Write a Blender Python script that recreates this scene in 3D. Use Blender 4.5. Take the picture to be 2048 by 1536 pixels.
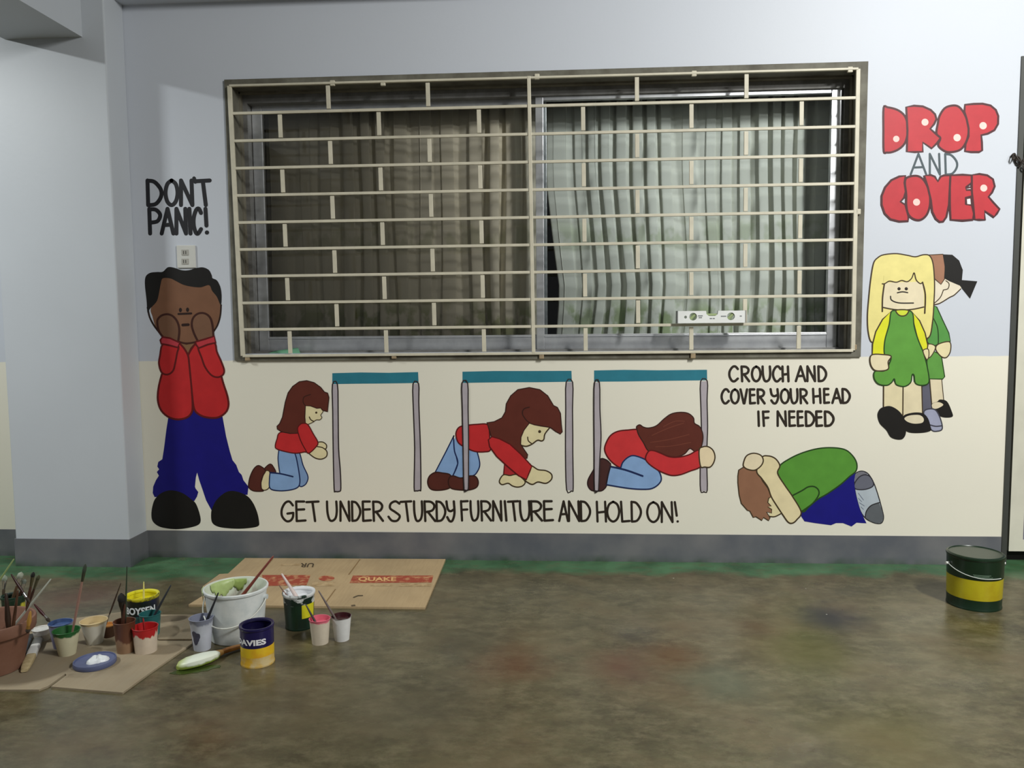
import bpy, bmesh, math, random
from math import sin, cos, pi, radians
from mathutils import Vector, Matrix
random.seed(7)
for o in list(bpy.data.objects): bpy.data.objects.remove(o)
SC = bpy.context.scene
COL = SC.collection

# ------------------------------------------------------------------ camera
F = 1600.0                       # focal length in pixels of the 2048 wide frame
CAM_D, CAM_H = 3.65, 1.12
PITCH, YAW, ROLL = radians(-4.597), radians(3.570), radians(0.525)
MC = (Matrix.Rotation(YAW, 3, 'Z') @ Matrix.Rotation(PITCH, 3, 'X') @ Matrix.Rotation(ROLL, 3, 'Y'))
CAM = Vector((0, -CAM_D, CAM_H))
cd = bpy.data.cameras.new('camera'); cam = bpy.data.objects.new('camera', cd); COL.objects.link(cam)
cd.sensor_width = 36; cd.lens = F / 2048 * 36; cd.clip_start = 0.05
r_, f_, u_ = MC.col[0], MC.col[1], MC.col[2]
mw = Matrix((( r_.x, u_.x, -f_.x, CAM.x), (r_.y, u_.y, -f_.y, CAM.y), (r_.z, u_.z, -f_.z, CAM.z), (0, 0, 0, 1)))
cam.matrix_world = mw
SC.camera = cam

def ray(px, py): return MC @ Vector(((px - 1024) / F, 1, -(py - 768) / F))
def W(px, py, y=0.0):
    d = ray(px, py); return CAM + d * ((y + CAM_D) / d.y)
def G(px, py, z=0.0):
    d = ray(px, py); return CAM + d * ((z - CAM_H) / d.z)
def mpp(p): return (p - CAM).dot(f_) / F

# ------------------------------------------------------------------ world, lights, exposure
w = bpy.data.worlds.new('world'); SC.world = w; w.use_nodes = True
bg = w.node_tree.nodes['Background']; bg.inputs[0].default_value = (0.93, 0.97, 1.0, 1); bg.inputs[1].default_value = 0.10
def area(name, loc, size, energy, color, rot=(0, 0, 0)):
    l = bpy.data.lights.new(name, 'AREA'); l.shape = 'RECTANGLE'; l.size, l.size_y = size; l.energy = energy; l.color = color
    o = bpy.data.objects.new(name, l); o.location = loc; o.rotation_euler = rot; COL.objects.link(o); return o
area('ceiling_lamp_right', (2.2, -3.0, 3.36), (0.16, 0.8), 112, (1.0, 1.0, 0.97), (radians(35), 0, 0))
area('ceiling_lamp_left', (-3.55, -1.6, 2.66), (0.10, 0.5), 47, (0.96, 1.0, 0.985))
area('fill_light_rear', (3.9, -5.2, 3.25), (1.2, 0.16), 50, (1.0, 1.0, 0.98), (radians(45), 0, 0))  # unseen fill light added behind the camera to brighten the pillar's side face
SC.view_settings.view_transform = 'Standard'; SC.view_settings.look = 'None'
SC.view_settings.gamma = 1; SC.view_settings.use_curve_mapping = False
SC.view_settings.exposure = 0.50

# ------------------------------------------------------------------ materials
def lin(c):
    c = c / 255.0
    return c / 12.92 if c <= 0.04045 else ((c + 0.055) / 1.055) ** 2.4
def rgb(c): return (lin(c[0]), lin(c[1]), lin(c[2]), 1)
MATS = {}
def mat(c, rough=0.5, metal=0.0, var=0.06, scale=9.0, spec=0.5, name=None):
    """a plain paint, plastic or metal with a faint procedural unevenness"""
    key = (tuple(c), rough, metal, var, scale, spec)
    if key in MATS: return MATS[key]
    m = bpy.data.materials.new(name or 'paint_%d_%d_%d' % tuple(int(v) for v in c)); m.use_nodes = True
    nt = m.node_tree; b = nt.nodes['Principled BSDF']
    n = nt.nodes.new('ShaderNodeTexNoise'); n.inputs['Scale'].default_value = scale; n.inputs['Detail'].default_value = 4
    g = nt.nodes.new('ShaderNodeNewGeometry'); nt.links.new(g.outputs['Position'], n.inputs['Vector'])
    mr = nt.nodes.new('ShaderNodeMapRange'); mr.inputs[1].default_value = 0.3; mr.inputs[2].default_value = 0.7
    mr.inputs[3].default_value = 1 - var; mr.inputs[4].default_value = 1 + var
    nt.links.new(n.outputs['Fac'], mr.inputs[0])
    mx = nt.nodes.new('ShaderNodeVectorMath'); mx.operation = 'SCALE'
    mx.inputs[0].default_value = rgb(c)[:3]; nt.links.new(mr.outputs[0], mx.inputs['Scale'])
    nt.links.new(mx.outputs[0], b.inputs['Base Color'])
    b.inputs['Roughness'].default_value = rough; b.inputs['Metallic'].default_value = metal
    b.inputs['Specular IOR Level'].default_value = spec
    MATS[key] = m; return m

class NB:
    """small node-building helper"""
    def __init__(s, name):
        s.m = bpy.data.materials.new(name); s.m.use_nodes = True; s.t = s.m.node_tree; s.b = s.t.nodes['Principled BSDF']
    def link(s, a, b): s.t.links.new(a, b)
    def val(s, inp, v):
        if hasattr(v, 'is_linked') or isinstance(v, bpy.types.NodeSocket): s.link(v, inp)
        else: inp.default_value = v
    def math(s, op, a, b=0.0, clamp=False):
        n = s.t.nodes.new('ShaderNodeMath'); n.operation = op; n.use_clamp = clamp
        s.val(n.inputs[0], a); s.val(n.inputs[1], b); return n.outputs[0]
    def mix(s, fac, a, b):
        n = s.t.nodes.new('ShaderNodeMix'); n.data_type = 'RGBA'
        s.val(n.inputs[0], fac); s.val(n.inputs[6], a); s.val(n.inputs[7], b); return n.outputs[2]
    def rng(s, v, a, b, c=0.0, d=1.0):
        n = s.t.nodes.new('ShaderNodeMapRange'); s.val(n.inputs[0], v)
        for i, q in enumerate((a, b, c, d)): n.inputs[i + 1].default_value = q
        return n.outputs[0]
    def noise(s, vec, scale, detail=4, rough=0.5, out='Fac'):
        n = s.t.nodes.new('ShaderNodeTexNoise'); n.inputs['Scale'].default_value = scale
        n.inputs['Detail'].default_value = detail; n.inputs['Roughness'].default_value = rough
        s.link(vec, n.inputs['Vector']); return n.outputs[out]
    def pos(s): return s.t.nodes.new('ShaderNodeNewGeometry').outputs['Position']
    def objc(s): return s.t.nodes.new('ShaderNodeTexCoord').outputs['Object']
    def xyz(s, v):
        n = s.t.nodes.new('ShaderNodeSeparateXYZ'); s.link(v, n.inputs[0]); return n.outputs
    def scalev(s, v, k):
        n = s.t.nodes.new('ShaderNodeVectorMath'); n.operation = 'MULTIPLY'; s.link(v, n.inputs[0]); n.inputs[1].default_value = k
        return n.outputs[0]
    def dist(s, v, p):
        n = s.t.nodes.new('ShaderNodeVectorMath'); n.operation = 'DISTANCE'; s.link(v, n.inputs[0]); n.inputs[1].default_value = p
        return n.outputs['Value']
    def bump(s, h, strength, d=0.002):
        n = s.t.nodes.new('ShaderNodeBump'); n.inputs['Strength'].default_value = strength; n.inputs['Distance'].default_value = d
        s.link(h, n.inputs['Height']); s.link(n.outputs[0], s.b.inputs['Normal'])
    def done(s, col, rough=0.5, metal=0.0):
        s.val(s.b.inputs['Base Color'], col); s.val(s.b.inputs['Roughness'], rough); s.b.inputs['Metallic'].default_value = metal
        return s.m

BLUE, CREAM, GREY = (198, 203, 212), (228, 224, 208), (100, 102, 108)
def wall_material():
    n = NB('wall_paint'); p = n.pos(); z = n.xyz(p)[2]
    edge = n.math('ADD', z, n.math('MULTIPLY', n.math('SUBTRACT', n.noise(p, 14), 0.5), 0.006))
    c = n.mix(n.rng(edge, 0.939, 0.943), rgb(CREAM), rgb(BLUE))
    k = n.rng(n.noise(p, 1.3, 5), 0.3, 0.7, 0.0, 0.10)
    c = n.mix(k, c, rgb((176, 178, 176)))
    n.bump(n.noise(p, 60, 3), 0.12)
    n.b.inputs['Specular IOR Level'].default_value = 0.30
    return n.done(c, 0.50)
def plain_wall(name, c, rough=0.45):
    n = NB(name); p = n.pos()
    c = n.mix(n.rng(n.noise(p, 2.1, 5), 0.3, 0.7, 0.0, 0.12), rgb(c), rgb(tuple(v * 0.8 for v in c)))
    n.bump(n.noise(p, 55, 3), 0.12)
    return n.done(c, rough)
def skirting_material():
    n = NB('skirting_paint'); p = n.pos(); z = n.xyz(p)[2]
    c = n.mix(n.rng(n.noise(p, 5, 6), 0.35, 0.7), rgb((88, 91, 98)), rgb((112, 112, 114)))
    g = n.math('MULTIPLY', n.rng(z, 0.0, 0.035, 1.0, 0.0), n.rng(n.noise(p, 9, 4), 0.35, 0.7))
    return n.done(n.mix(g, c, rgb((54, 74, 56))), 0.5)
def floor_material():
    n = NB('stained_concrete'); p = n.pos(); X = n.xyz(p)
    st = n.scalev(p, (1.0, 1.3, 1.0))
    a = n.rng(n.noise(st, 2.6, 10, 0.70), 0.36, 0.64)
    c = n.mix(a, rgb((62, 57, 38)), rgb((102, 93, 67)))
    b = n.rng(n.noise(n.scalev(p, (4.0, 6.0, 1.0)), 2.6, 10, 0.75), 0.46, 0.62)
    c = n.mix(n.math('MULTIPLY', b, 0.60), c, rgb((120, 112, 86)))
    d = n.rng(n.noise(n.scalev(p, (1.5, 2.2, 1)), 4.6, 9, 0.72), 0.50, 0.64)
    c = n.mix(n.math('MULTIPLY', d, 0.55), c, rgb((58, 51, 36)))
    e = n.rng(n.noise(n.scalev(p, (5, 7, 1)), 7.0, 9, 0.75), 0.45, 0.60)
    c = n.mix(n.math('MULTIPLY', e, 0.35), c, rgb((92, 92, 64)))
    g_ = n.rng(n.noise(n.scalev(p, (1.2, 1.6, 1)), 2.1, 8, 0.65), 0.50, 0.66)
    c = n.mix(n.math('MULTIPLY', g_, 0.40), c, rgb((84, 66, 46)))
    wob = n.math('SUBTRACT', n.noise(p, 3.2, 7, 0.65), 0.5)
    for px, py, rad, col, amt in ((1030, 1325, .17, (92, 54, 34), .5), (1235, 1335, .15, (92, 52, 36), .5), (1345, 1310, .14, (96, 64, 28), .5),
                                  (1655, 1235, .17, (50, 49, 50), .8), (1625, 1300, .24, (88, 82, 34), .55), (1450, 1365, .16, (78, 90, 72), .5),
                                  (930, 1290, .16, (56, 56, 38), .5), (150, 1195, .22, (88, 52, 36), .6), (1800, 1480, .25, (90, 82, 38), .4),
                                  (830, 1430, .30, (62, 56, 40), .4), (1515, 1255, .12, (74, 54, 34), .6), (600, 1440, .3, (80, 70, 48), .4)):
        q = G(px, py)
        dd = n.math('ADD', n.dist(p, (q.x, q.y, 0)), n.math('MULTIPLY', wob, rad * 1.9))
        c = n.mix(n.math('MULTIPLY', n.rng(dd, rad * 1.05, rad * 0.15), amt), c, rgb(col))
    # green painted margin along the wall, worn off towards the room
    yy = n.math('ADD', X[1], n.math('MULTIPLY', wob, 0.34))
    left = n.rng(X[0], -1.4, -0.3, 0.16, 0.0)
    yy = n.math('ADD', yy, left)
    gm = n.math('MULTIPLY', n.rng(yy, -0.20, -0.12), n.rng(n.noise(n.scalev(p, (6, 14, 1)), 2.0, 6, 0.7), 0.30, 0.5, 0.35, 1.0))
    gc = n.mix(n.rng(n.noise(p, 6, 5), 0.35, 0.65), rgb((52, 88, 56)), rgb((80, 120, 84)))
    c = n.mix(gm, c, gc)
    # small pale paint specks
    v = n.t.nodes.new('ShaderNodeTexVoronoi'); v.inputs['Scale'].default_value = 9; n.link(p, v.inputs['Vector'])
    sp = n.math('MULTIPLY', n.rng(v.outputs['Distance'], 0.035, 0.02), n.rng(n.noise(p, 2.7, 2), 0.58, 0.62))
    c = n.mix(sp, c, rgb((190, 188, 178)))
    n.bump(n.noise(p, 16, 5), 0.08, 0.004)
    return n.done(c, n.rng(n.noise(st, 3.0, 5), 0.3, 0.7, 0.22, 0.40))
def cardboard_material(c=(182, 156, 116)):
    n = NB('cardboard'); p = n.pos()
    c1 = n.mix(n.rng(n.noise(p, 3, 6), 0.3, 0.7), rgb(c), rgb(tuple(v * .86 for v in c)))
    c1 = n.mix(n.math('MULTIPLY', n.rng(n.noise(n.scalev(p, (60, 4, 1)), 2, 4), 0.4, 0.7), 0.18), c1, rgb((140, 112, 76)))
    return n.done(c1, 0.8)
def streaked(name, base, paint, h, thr, soft=0.02, amp=0.5, rough=0.45, ring=10.0):
    """container skin: paint runs down from the rim with an uneven lower edge"""
    n = NB(name); o = n.objc(); X = n.xyz(o)
    k = n.noise(n.scalev(o, (1, 1, 0.30)), ring * 3.0, 3, 0.55)
    zz = n.math('ADD', X[2], n.math('MULTIPLY', n.math('SUBTRACT', k, 0.5), h * amp))
    m = n.rng(zz, thr - soft * h, thr + soft * h)
    b = n.mix(n.rng(n.noise(o, 25, 4), 0.35, 0.7, 0, 0.25), rgb(base), rgb(tuple(v * .75 for v in base)))
    return n.done(n.mix(m, b, rgb(paint)), rough)
def spotted(name, base, spot, scale, lo, hi, rough=0.5, stretch=(1, 1, 1)):
    n = NB(name); o = n.objc()
    return n.done(n.mix(n.rng(n.noise(n.scalev(o, stretch), scale, 5, 0.6), lo, hi), rgb(base), rgb(spot)), rough)
def glass_material(name, tint, gloss=0.12):
    m = bpy.data.materials.new(name); m.use_nodes = True; t = m.node_tree; t.nodes.clear()
    o = t.nodes.new('ShaderNodeOutputMaterial'); mx = t.nodes.new('ShaderNodeMixShader'); tr = t.nodes.new('ShaderNodeBsdfTransparent')
    gl = t.nodes.new('ShaderNodeBsdfGlossy'); fr = t.nodes.new('ShaderNodeFresnel'); fr.inputs[0].default_value = 1.45
    ns = t.nodes.new('ShaderNodeTexNoise'); ns.inputs['Scale'].default_value = 2.5
    ge = t.nodes.new('ShaderNodeNewGeometry'); t.links.new(ge.outputs['Position'], ns.inputs['Vector'])
    mr = t.nodes.new('ShaderNodeMix'); mr.data_type = 'RGBA'; t.links.new(ns.outputs['Fac'], mr.inputs[0])
    mr.inputs[6].default_value = tuple(v * .94 for v in tint) + (1,); mr.inputs[7].default_value = tuple(min(1, v * 1.04) for v in tint) + (1,)
    t.links.new(mr.outputs[2], tr.inputs[0]); gl.inputs['Roughness'].default_value = 0.03
    t.links.new(fr.outputs[0], mx.inputs[0]); t.links.new(tr.outputs[0], mx.inputs[1]); t.links.new(gl.outputs[0], mx.inputs[2])
    t.links.new(mx.outputs[0], o.inputs[0]); return m

# ------------------------------------------------------------------ mesh helpers
def thing(name, label, cat, loc=(0, 0, 0), group=None):
    o = bpy.data.objects.new(name, None); o.empty_display_size = 0.05; COL.objects.link(o); o.location = loc
    return tag(o, label, cat, group)
def tag(o, label, cat, group=None, kind=None):
    o['label'] = label; o['category'] = cat
    if group: o['group'] = group
    if kind: o['kind'] = kind
    return o
def mesh(name, verts, faces, mats, parent=None, idx=None, smooth=False, loc=None):
    """one mesh object; vertices are in world space and are stored relative to the parent or to loc"""
    off = Vector(loc) if loc is not None else (parent_loc(parent) if parent else Vector((0, 0, 0)))
    me = bpy.data.meshes.new(name); me.from_pydata([Vector(v) - off for v in verts], [], faces)
    if not isinstance(mats, (list, tuple)): mats = [mats]
    for m in mats: me.materials.append(m)
    if idx:
        for p, i in zip(me.polygons, idx): p.material_index = i
    if smooth:
        for p in me.polygons: p.use_smooth = True
        if smooth != 'all':
            try: me.set_sharp_from_angle(angle=radians(38))
            except Exception: pass
    o = bpy.data.objects.new(name, me); COL.objects.link(o)
    if parent: o.parent = parent
    elif loc is not None: o.location = loc
    return o
def parent_loc(p):
    v = Vector(p.location)
    while p.parent: p = p.parent; v += Vector(p.location)
    return v
class MB:
    def __init__(s): s.v = []; s.f = []; s.i = []
    def add(s, v, f, i=0):
        b = len(s.v); s.v += [Vector(q) for q in v]; s.f += [tuple(k + b for k in q) for q in f]; s.i += ([i] * len(f) if isinstance(i, int) else list(i)); return s
    def box(s, lo, hi, i=0):
        x0, y0, z0 = lo; x1, y1, z1 = hi
        return s.add([(x0, y0, z0), (x1, y0, z0), (x1, y1, z0), (x0, y1, z0), (x0, y0, z1), (x1, y0, z1), (x1, y1, z1), (x0, y1, z1)],
                     [(0, 3, 2, 1), (4, 5, 6, 7), (0, 1, 5, 4), (1, 2, 6, 5), (2, 3, 7, 6), (3, 0, 4, 7)], i)
    def hexa(s, c8, i=0):
        return s.add(c8, [(0, 3, 2, 1), (4, 5, 6, 7), (0, 1, 5, 4), (1, 2, 6, 5), (2, 3, 7, 6), (3, 0, 4, 7)], i)
    def tube(s, pts, rad, n=10, i=0, cap=True):
        pts = [Vector(p) for p in pts]; rad = rad if isinstance(rad, (list, tuple)) else [rad] * len(pts)
        vs = []; prev = None
        for k, p in enumerate(pts):
            t = (pts[min(k + 1, len(pts) - 1)] - pts[max(k - 1, 0)]).normalized()
            a = prev if prev is not None else (Vector((0, 0, 1)) if abs(t.z) < .9 else Vector((1, 0, 0)))
            e1 = (a - t * a.dot(t)).normalized(); prev = e1; e2 = t.cross(e1)
            for q in range(n):
                an = 2 * pi * q / n; vs.append(p + (e1 * cos(an) + e2 * sin(an)) * rad[k])
        fs = []
        for k in range(len(pts) - 1):
            for q in range(n):
                fs.append((k * n + q, k * n + (q + 1) % n, (k + 1) * n + (q + 1) % n, (k + 1) * n + q))
        if cap:
            fs.append(tuple(range(n - 1, -1, -1))); fs.append(tuple((len(pts) - 1) * n + q for q in range(n)))
        return s.add(vs, fs, i)
    def lathe(s, prof, c, n=40, ry=1.0):
        """prof: (radius, z, material of the ring that ends here)"""
        c = Vector(c); vs = []; fs = []; ix = []
        for (r, z, *_m) in prof:
            for q in range(n):
                an = 2 * pi * q / n; vs.append(c + Vector((r * cos(an), r * ry * sin(an), z)))
        for k in range(len(prof) - 1):
            m = prof[k + 1][2] if len(prof[k + 1]) > 2 else 0
            for q in range(n):
                fs.append((k * n + q, k * n + (q + 1) % n, (k + 1) * n + (q + 1) % n, (k + 1) * n + q)); ix.append(m)
        fs.append(tuple(range(n - 1, -1, -1))); ix.append(prof[0][2] if len(prof[0]) > 2 else 0)
        fs.append(tuple((len(prof) - 1) * n + q for q in range(n))); ix.append(prof[-1][2] if len(prof[-1]) > 2 else 0)
        return s.add(vs, fs, ix)
    def build(s, name, mats, parent=None, smooth=False, loc=None):
        return mesh(name, s.v, s.f, mats, parent, s.i, smooth, loc)
def bevel(o, wdt, seg=2):
    m = o.modifiers.new('bevel', 'BEVEL'); m.width = wdt; m.segments = seg; m.limit_method = 'ANGLE'; return o
def structure(o): o['kind'] = 'structure'; return o

def fill_tris(poly):
    """triangulated outline -> list of index triples"""
    bm = bmesh.new(); vs = [bm.verts.new((x, y, 0)) for x, y in poly]
    for k, q in enumerate(vs): q.index = k
    fc = bm.faces.new(vs); fc.normal_update(); r = bmesh.ops.triangulate(bm, faces=[fc], ngon_method='EAR_CLIP')
    bm.verts.index_update(); out = [tuple(q.index for q in f.verts) for f in bm.faces]; bm.free(); return out
def area2(p): return sum(p[k][0] * p[(k + 1) % len(p)][1] - p[(k + 1) % len(p)][0] * p[k][1] for k in range(len(p)))
def curve(pts, closed, sub=6):
    n = len(pts); out = []
    if n < 3: 
        (x0, y0), (x1, y1) = pts; return [(x0 + (x1 - x0) * k / 4, y0 + (y1 - y0) * k / 4) for k in range(5)]
    for k in range(n if closed else n - 1):
        g = lambda j: pts[j % n] if closed else pts[max(0, min(n - 1, j))]
        p0, p1, p2, p3 = g(k - 1), g(k), g(k + 1), g(k + 2)
        for q in range(sub):
            t = q / sub
            out.append(tuple(0.5 * ((2 * p1[a]) + (-p0[a] + p2[a]) * t + (2 * p0[a] - 5 * p1[a] + 4 * p2[a] - p3[a]) * t * t + (-p0[a] + 3 * p1[a] - 3 * p2[a] + p3[a]) * t ** 3) for a in (0, 1)))
    if not closed: out.append(tuple(pts[-1]))
    return out
def ribbon(pts, wdt, closed):
    """flat brush stroke of even width with round ends -> verts, faces in 2D"""
    n = len(pts); vs = []; fs = []; h = wdt / 2
    for k in range(n):
        a = pts[(k - 1) % n] if closed else pts[max(0, k - 1)]; b = pts[(k + 1) % n] if closed else pts[min(n - 1, k + 1)]
        dx, dy = b[0] - a[0], b[1] - a[1]; l = math.hypot(dx, dy) or 1; nx, ny = -dy / l, dx / l
        vs += [(pts[k][0] + nx * h, pts[k][1] + ny * h), (pts[k][0] - nx * h, pts[k][1] - ny * h)]
    for k in range(n if closed else n - 1):
        j = (k + 1) % n; fs.append((2 * k, 2 * k + 1, 2 * j + 1, 2 * j))
    if not closed:
        for k, sg in ((0, 1), (n - 1, -1)):
            b = len(vs); a = pts[k]; ox, oy = vs[2 * k][0] - a[0], vs[2 * k][1] - a[1]
            for q in range(7):
                an = sg * pi * q / 6; vs.append((a[0] + ox * cos(an) - oy * sin(an), a[1] + ox * sin(an) + oy * cos(an)))
            fs.append(tuple(range(b, b + 7)))
    return vs, fs

# ------------------------------------------------------------------ the setting
m_wall = wall_material(); m_pillar = plain_wall('pillar_paint', (190, 195, 201)); m_ceil = plain_wall('ceiling_paint', (206, 208, 203), 0.7)
m_skirt = skirting_material(); m_floor = floor_material()
WX0, WX1, WZ0, WZ1 = -1.522, 1.326, 0.941, 2.217        # outer edge of the window surround
DX0, DX1, DZ = 1.966, 2.90, 2.222                       # door opening
CEIL = 3.62
b = MB()
for lo, hi in (((-5.5, 0, 0), (WX0 + .03, .2, CEIL)), ((WX0 + .03, 0, 0), (WX1 - .03, .2, WZ0 + .03)), ((WX0 + .03, 0, WZ1 - .03), (WX1 - .03, .2, CEIL)),
               ((WX1 - .03, 0, 0), (DX0, .2, CEIL)), ((DX0, 0, DZ), (DX1, .2, CEIL)), ((DX1, 0, 0), (5.0, .2, CEIL))): b.box(lo, hi)
structure(b.build('wall_back', m_wall))
structure(MB().box((-5.5, -7, -.1), (5, 0.2, 0)).build('floor', m_floor))
structure(MB().box((-5.5, -7, CEIL), (5, .2, CEIL + .1)).build('ceiling', m_ceil))
PX0, PX1, PY = -2.53, -1.986, -0.16
o = structure(MB().box((PX0, PY, 0), (PX1, 0, CEIL)).build('wall_pillar', m_pillar)); bevel(o, .006)
structure(MB().box((-2.44, -7, 2.37), (-2.088, PY, CEIL)).build('trim_1', m_pillar))      # beam running out over the pillar
structure(MB().box((PX1, -.08, 2.561), (5, 0, CEIL)).build('trim_2', m_wall))             # beam along the top of the wall
b = MB().box((PX1, -.004, 0), (DX0 - .002, 0, .130)); b.box((DX1 + .05, -.004, 0), (5, 0, .130)); structure(b.build('baseboard_back', m_skirt))
structure(MB().box((-5.5, -.004, 0), (PX0, 0, .130)).build('baseboard_left', m_skirt))
b = MB().box((PX0 - .004, PY - .004, 0), (PX1 + .004, PY, .130)); b.box((PX1, PY, 0), (PX1 + .004, -.004, .130)); b.box((PX0 - .004, PY, 0), (PX0, -.004, .130))
structure(b.build('baseboard_pillar', m_skirt))
# dark room behind the window
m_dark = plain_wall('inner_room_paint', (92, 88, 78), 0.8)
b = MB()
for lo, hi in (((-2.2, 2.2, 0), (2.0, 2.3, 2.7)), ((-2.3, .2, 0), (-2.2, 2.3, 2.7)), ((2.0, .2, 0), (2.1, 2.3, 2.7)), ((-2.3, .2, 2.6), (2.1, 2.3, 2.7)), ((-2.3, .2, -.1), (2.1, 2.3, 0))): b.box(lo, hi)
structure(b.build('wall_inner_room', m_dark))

# window: surround, reveal, aluminium frame and two sliding sashes
m_sur = spotted('weathered_surround', (112, 110, 98), (74, 70, 58), 9, .35, .7, .7)
m_rev = spotted('reveal_paint', (120, 116, 102), (84, 78, 64), 7, .35, .7, .7)
m_alu = spotted('aluminium', (204, 206, 208), (180, 182, 186), 12, .35, .7, .35); m_alu.node_tree.nodes['Principled BSDF'].inputs['Metallic'].default_value = .75
m_alud = spotted('aluminium_dull', (132, 132, 130), (104, 102, 98), 12, .35, .7, .5); m_alud.node_tree.nodes['Principled BSDF'].inputs['Metallic'].default_value = .4
win = MB()
t_ = .036
for lo, hi in (((WX0, -.010, WZ0), (WX0 + t_, .06, WZ1)), ((WX1 - t_, -.010, WZ0), (WX1, .06, WZ1)), ((WX0 + t_, -.010, WZ1 - t_), (WX1 - t_, .06, WZ1)), ((WX0 + t_, -.012, WZ0), (WX1 - t_, .06, WZ0 + .024))): win.box(lo, hi)
win = structure(win.build('window_1', m_sur))
IX0, IX1, IZ0, IZ1 = WX0 + t_, WX1 - t_, WZ0 + .024, WZ1 - t_
b = MB()
for lo, hi in (((IX0 - .004, .06, IZ0), (IX0 + .006, .2, IZ1)), ((IX1 - .006, .06, IZ0), (IX1 + .004, .2, IZ1)), ((IX0, .06, IZ1 - .008), (IX1, .2, IZ1 + .004)), ((IX0, .06, IZ0 - .01), (IX1, .2, IZ0 + .004))): b.box(lo, hi)
b.build('reveal', m_rev, win)
b = MB()
for lo, hi in (((IX0 + .006, .09, IZ0 + .004), (IX0 + .026, .19, IZ1 - .008)), ((IX1 - .026, .09, IZ0 + .004), (IX1 - .006, .19, IZ1 - .008)), ((IX0 + .026, .09, IZ1 - .045), (IX1 - .026, .19, IZ1 - .008)), ((IX0 + .026, .085, IZ0 + .004), (IX1 - .026, .19, IZ0 + .016))): b.box(lo, hi)
b.build('outer_frame', m_alud, win)
def sash(x0, x1, z0, z1, y0, y1, wl, wr, wt, wb, glass, mt):
    b = MB()
    b.box((x0, y0, z0), (x0 + wl, y1, z1)); b.box((x1 - wr, y0, z0), (x1, y1, z1)); b.box((x0 + wl, y0, z1 - wt), (x1 - wr, y1, z1)); b.box((x0 + wl, y0, z0), (x1 - wr, y1, z0 + wb))
    b.box((x0 + wl, y0 - .004, z0 + wb - .012), (x1 - wr, y0, z0 + wb - .006))
    s = b.build('sash', mt, win); bevel(s, .003)
    ym = (y0 + y1) / 2
    MB().box((x0 + wl - .004, ym - .002, z0 + wb - .004), (x1 - wr + .004, ym + .002, z1 - wt + .004)).build('pane', glass, s)
    return s
sash(-1.458, -.066, .972, 2.138, .140, .166, .048, .040, .028, .076, glass_material('dusty_glass', (.95, .94, .915)), m_alu)
sash(-.116, 1.256, .976, 2.146, .105, .131, .036, .044, .028, .074, glass_material('clear_glass', (.93, .95, .95)), m_alu)

# door at the right edge
m_df = mat((58, 60, 56), .55); m_dl = mat((206, 204, 188), .5); m_dp = mat((104, 104, 116), .45); m_gap = mat((22, 20, 16), .8)
b = MB().box((DX0, -.006, 0), (DX0 + .022, .2, DZ)); b.box((DX1 - .022, -.006, 0), (DX1, .2, DZ)); b.box((DX0 + .022, -.006, DZ - .03), (DX1 - .022, .2, DZ))
door = structure(b.build('door_1', m_df))
b = MB(); LX0, LX1 = DX0 + .050, DX1 - .05; lz0, lz1 = .055, DZ - .05
b.box((LX0, .03, lz0), (LX0 + .06, .07, lz1)); b.box((LX1 - .06, .03, lz0), (LX1, .07, lz1)); b.box((LX0 + .06, .03, lz0), (LX1 - .06, .07, lz0 + .05)); b.box((LX0 + .06, .03, lz1 - .05), (LX1 - .06, .07, lz1)); b.box((LX0 + .06, .03, .54), (LX1 - .06, .07, .56)); b.box((LX0 + .06, .03, 1.18), (LX1 - .06, .07, 1.24))
lf = b.build('door_leaf', m_dl, door)
for z0, z1 in ((lz0 + .05, .54), (.56, 1.18), (1.24, lz1 - .05)): MB().box((LX0 + .06, .045, z0), (LX1 - .06, .055, z1)).build('door_panel', m_dp, lf)
MB().box((DX0 + .022, .085, 0), (DX1 - .022, .1, DZ - .03)).build('door_gap_shade', m_gap, door)  # near-black sheet whose colour stands in for shade in the gaps round the leaf

# ------------------------------------------------------------------ window grille
m_bar = mat((200, 194, 174), .5, 0, .08, 20); m_rust = mat((150, 132, 104), .7, 0, .2, 40)
GY = -.018
TL, TR, BR, BL = W(459, 172, GY), W(1716, 138, GY), W(1705.5, 701, GY), W(486, 712, GY)
def gp(u, v): return (TL * (1 - u) + TR * u) * (1 - v) + (BL * (1 - u) + BR * u) * v
g = thing('window_grille', 'cream painted iron grille of staggered brick pattern over the window', 'window grille', gp(.5, 1))
def bar(mb, a, b_, wd, dp, k=0):
    t = (b_ - a).normalized(); s = t.cross(Vector((0, 1, 0))).normalized() * wd / 2; d = Vector((0, dp / 2, 0))
    mb.hexa([a - s - d, a + s - d, a + s + d, a - s + d, b_ - s - d, b_ + s - d, b_ + s + d, b_ - s + d], k); return mb
UM = .4885
fr = MB(); bar(fr, gp(0, 0), gp(0, 1), .020, .012); bar(fr, gp(1, 0), gp(1, 1), .018, .012); bar(fr, gp(0, 0), gp(1, 0), .010, .016); bar(fr, gp(0, 1), gp(1, 1), .012, .016)
bevel(fr.build('border_frame', m_bar, g), .002)
bevel(bar(MB(), gp(UM, -.005), gp(UM, 1), .016, .018).build('centre_post', m_bar, g), .002)
for k in range(1, 10):
    bevel(bar(MB(), gp(0, k / 10), gp(1, k / 10), .0128, .010).build('horizontal_bar', m_bar, g), .002)
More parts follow.
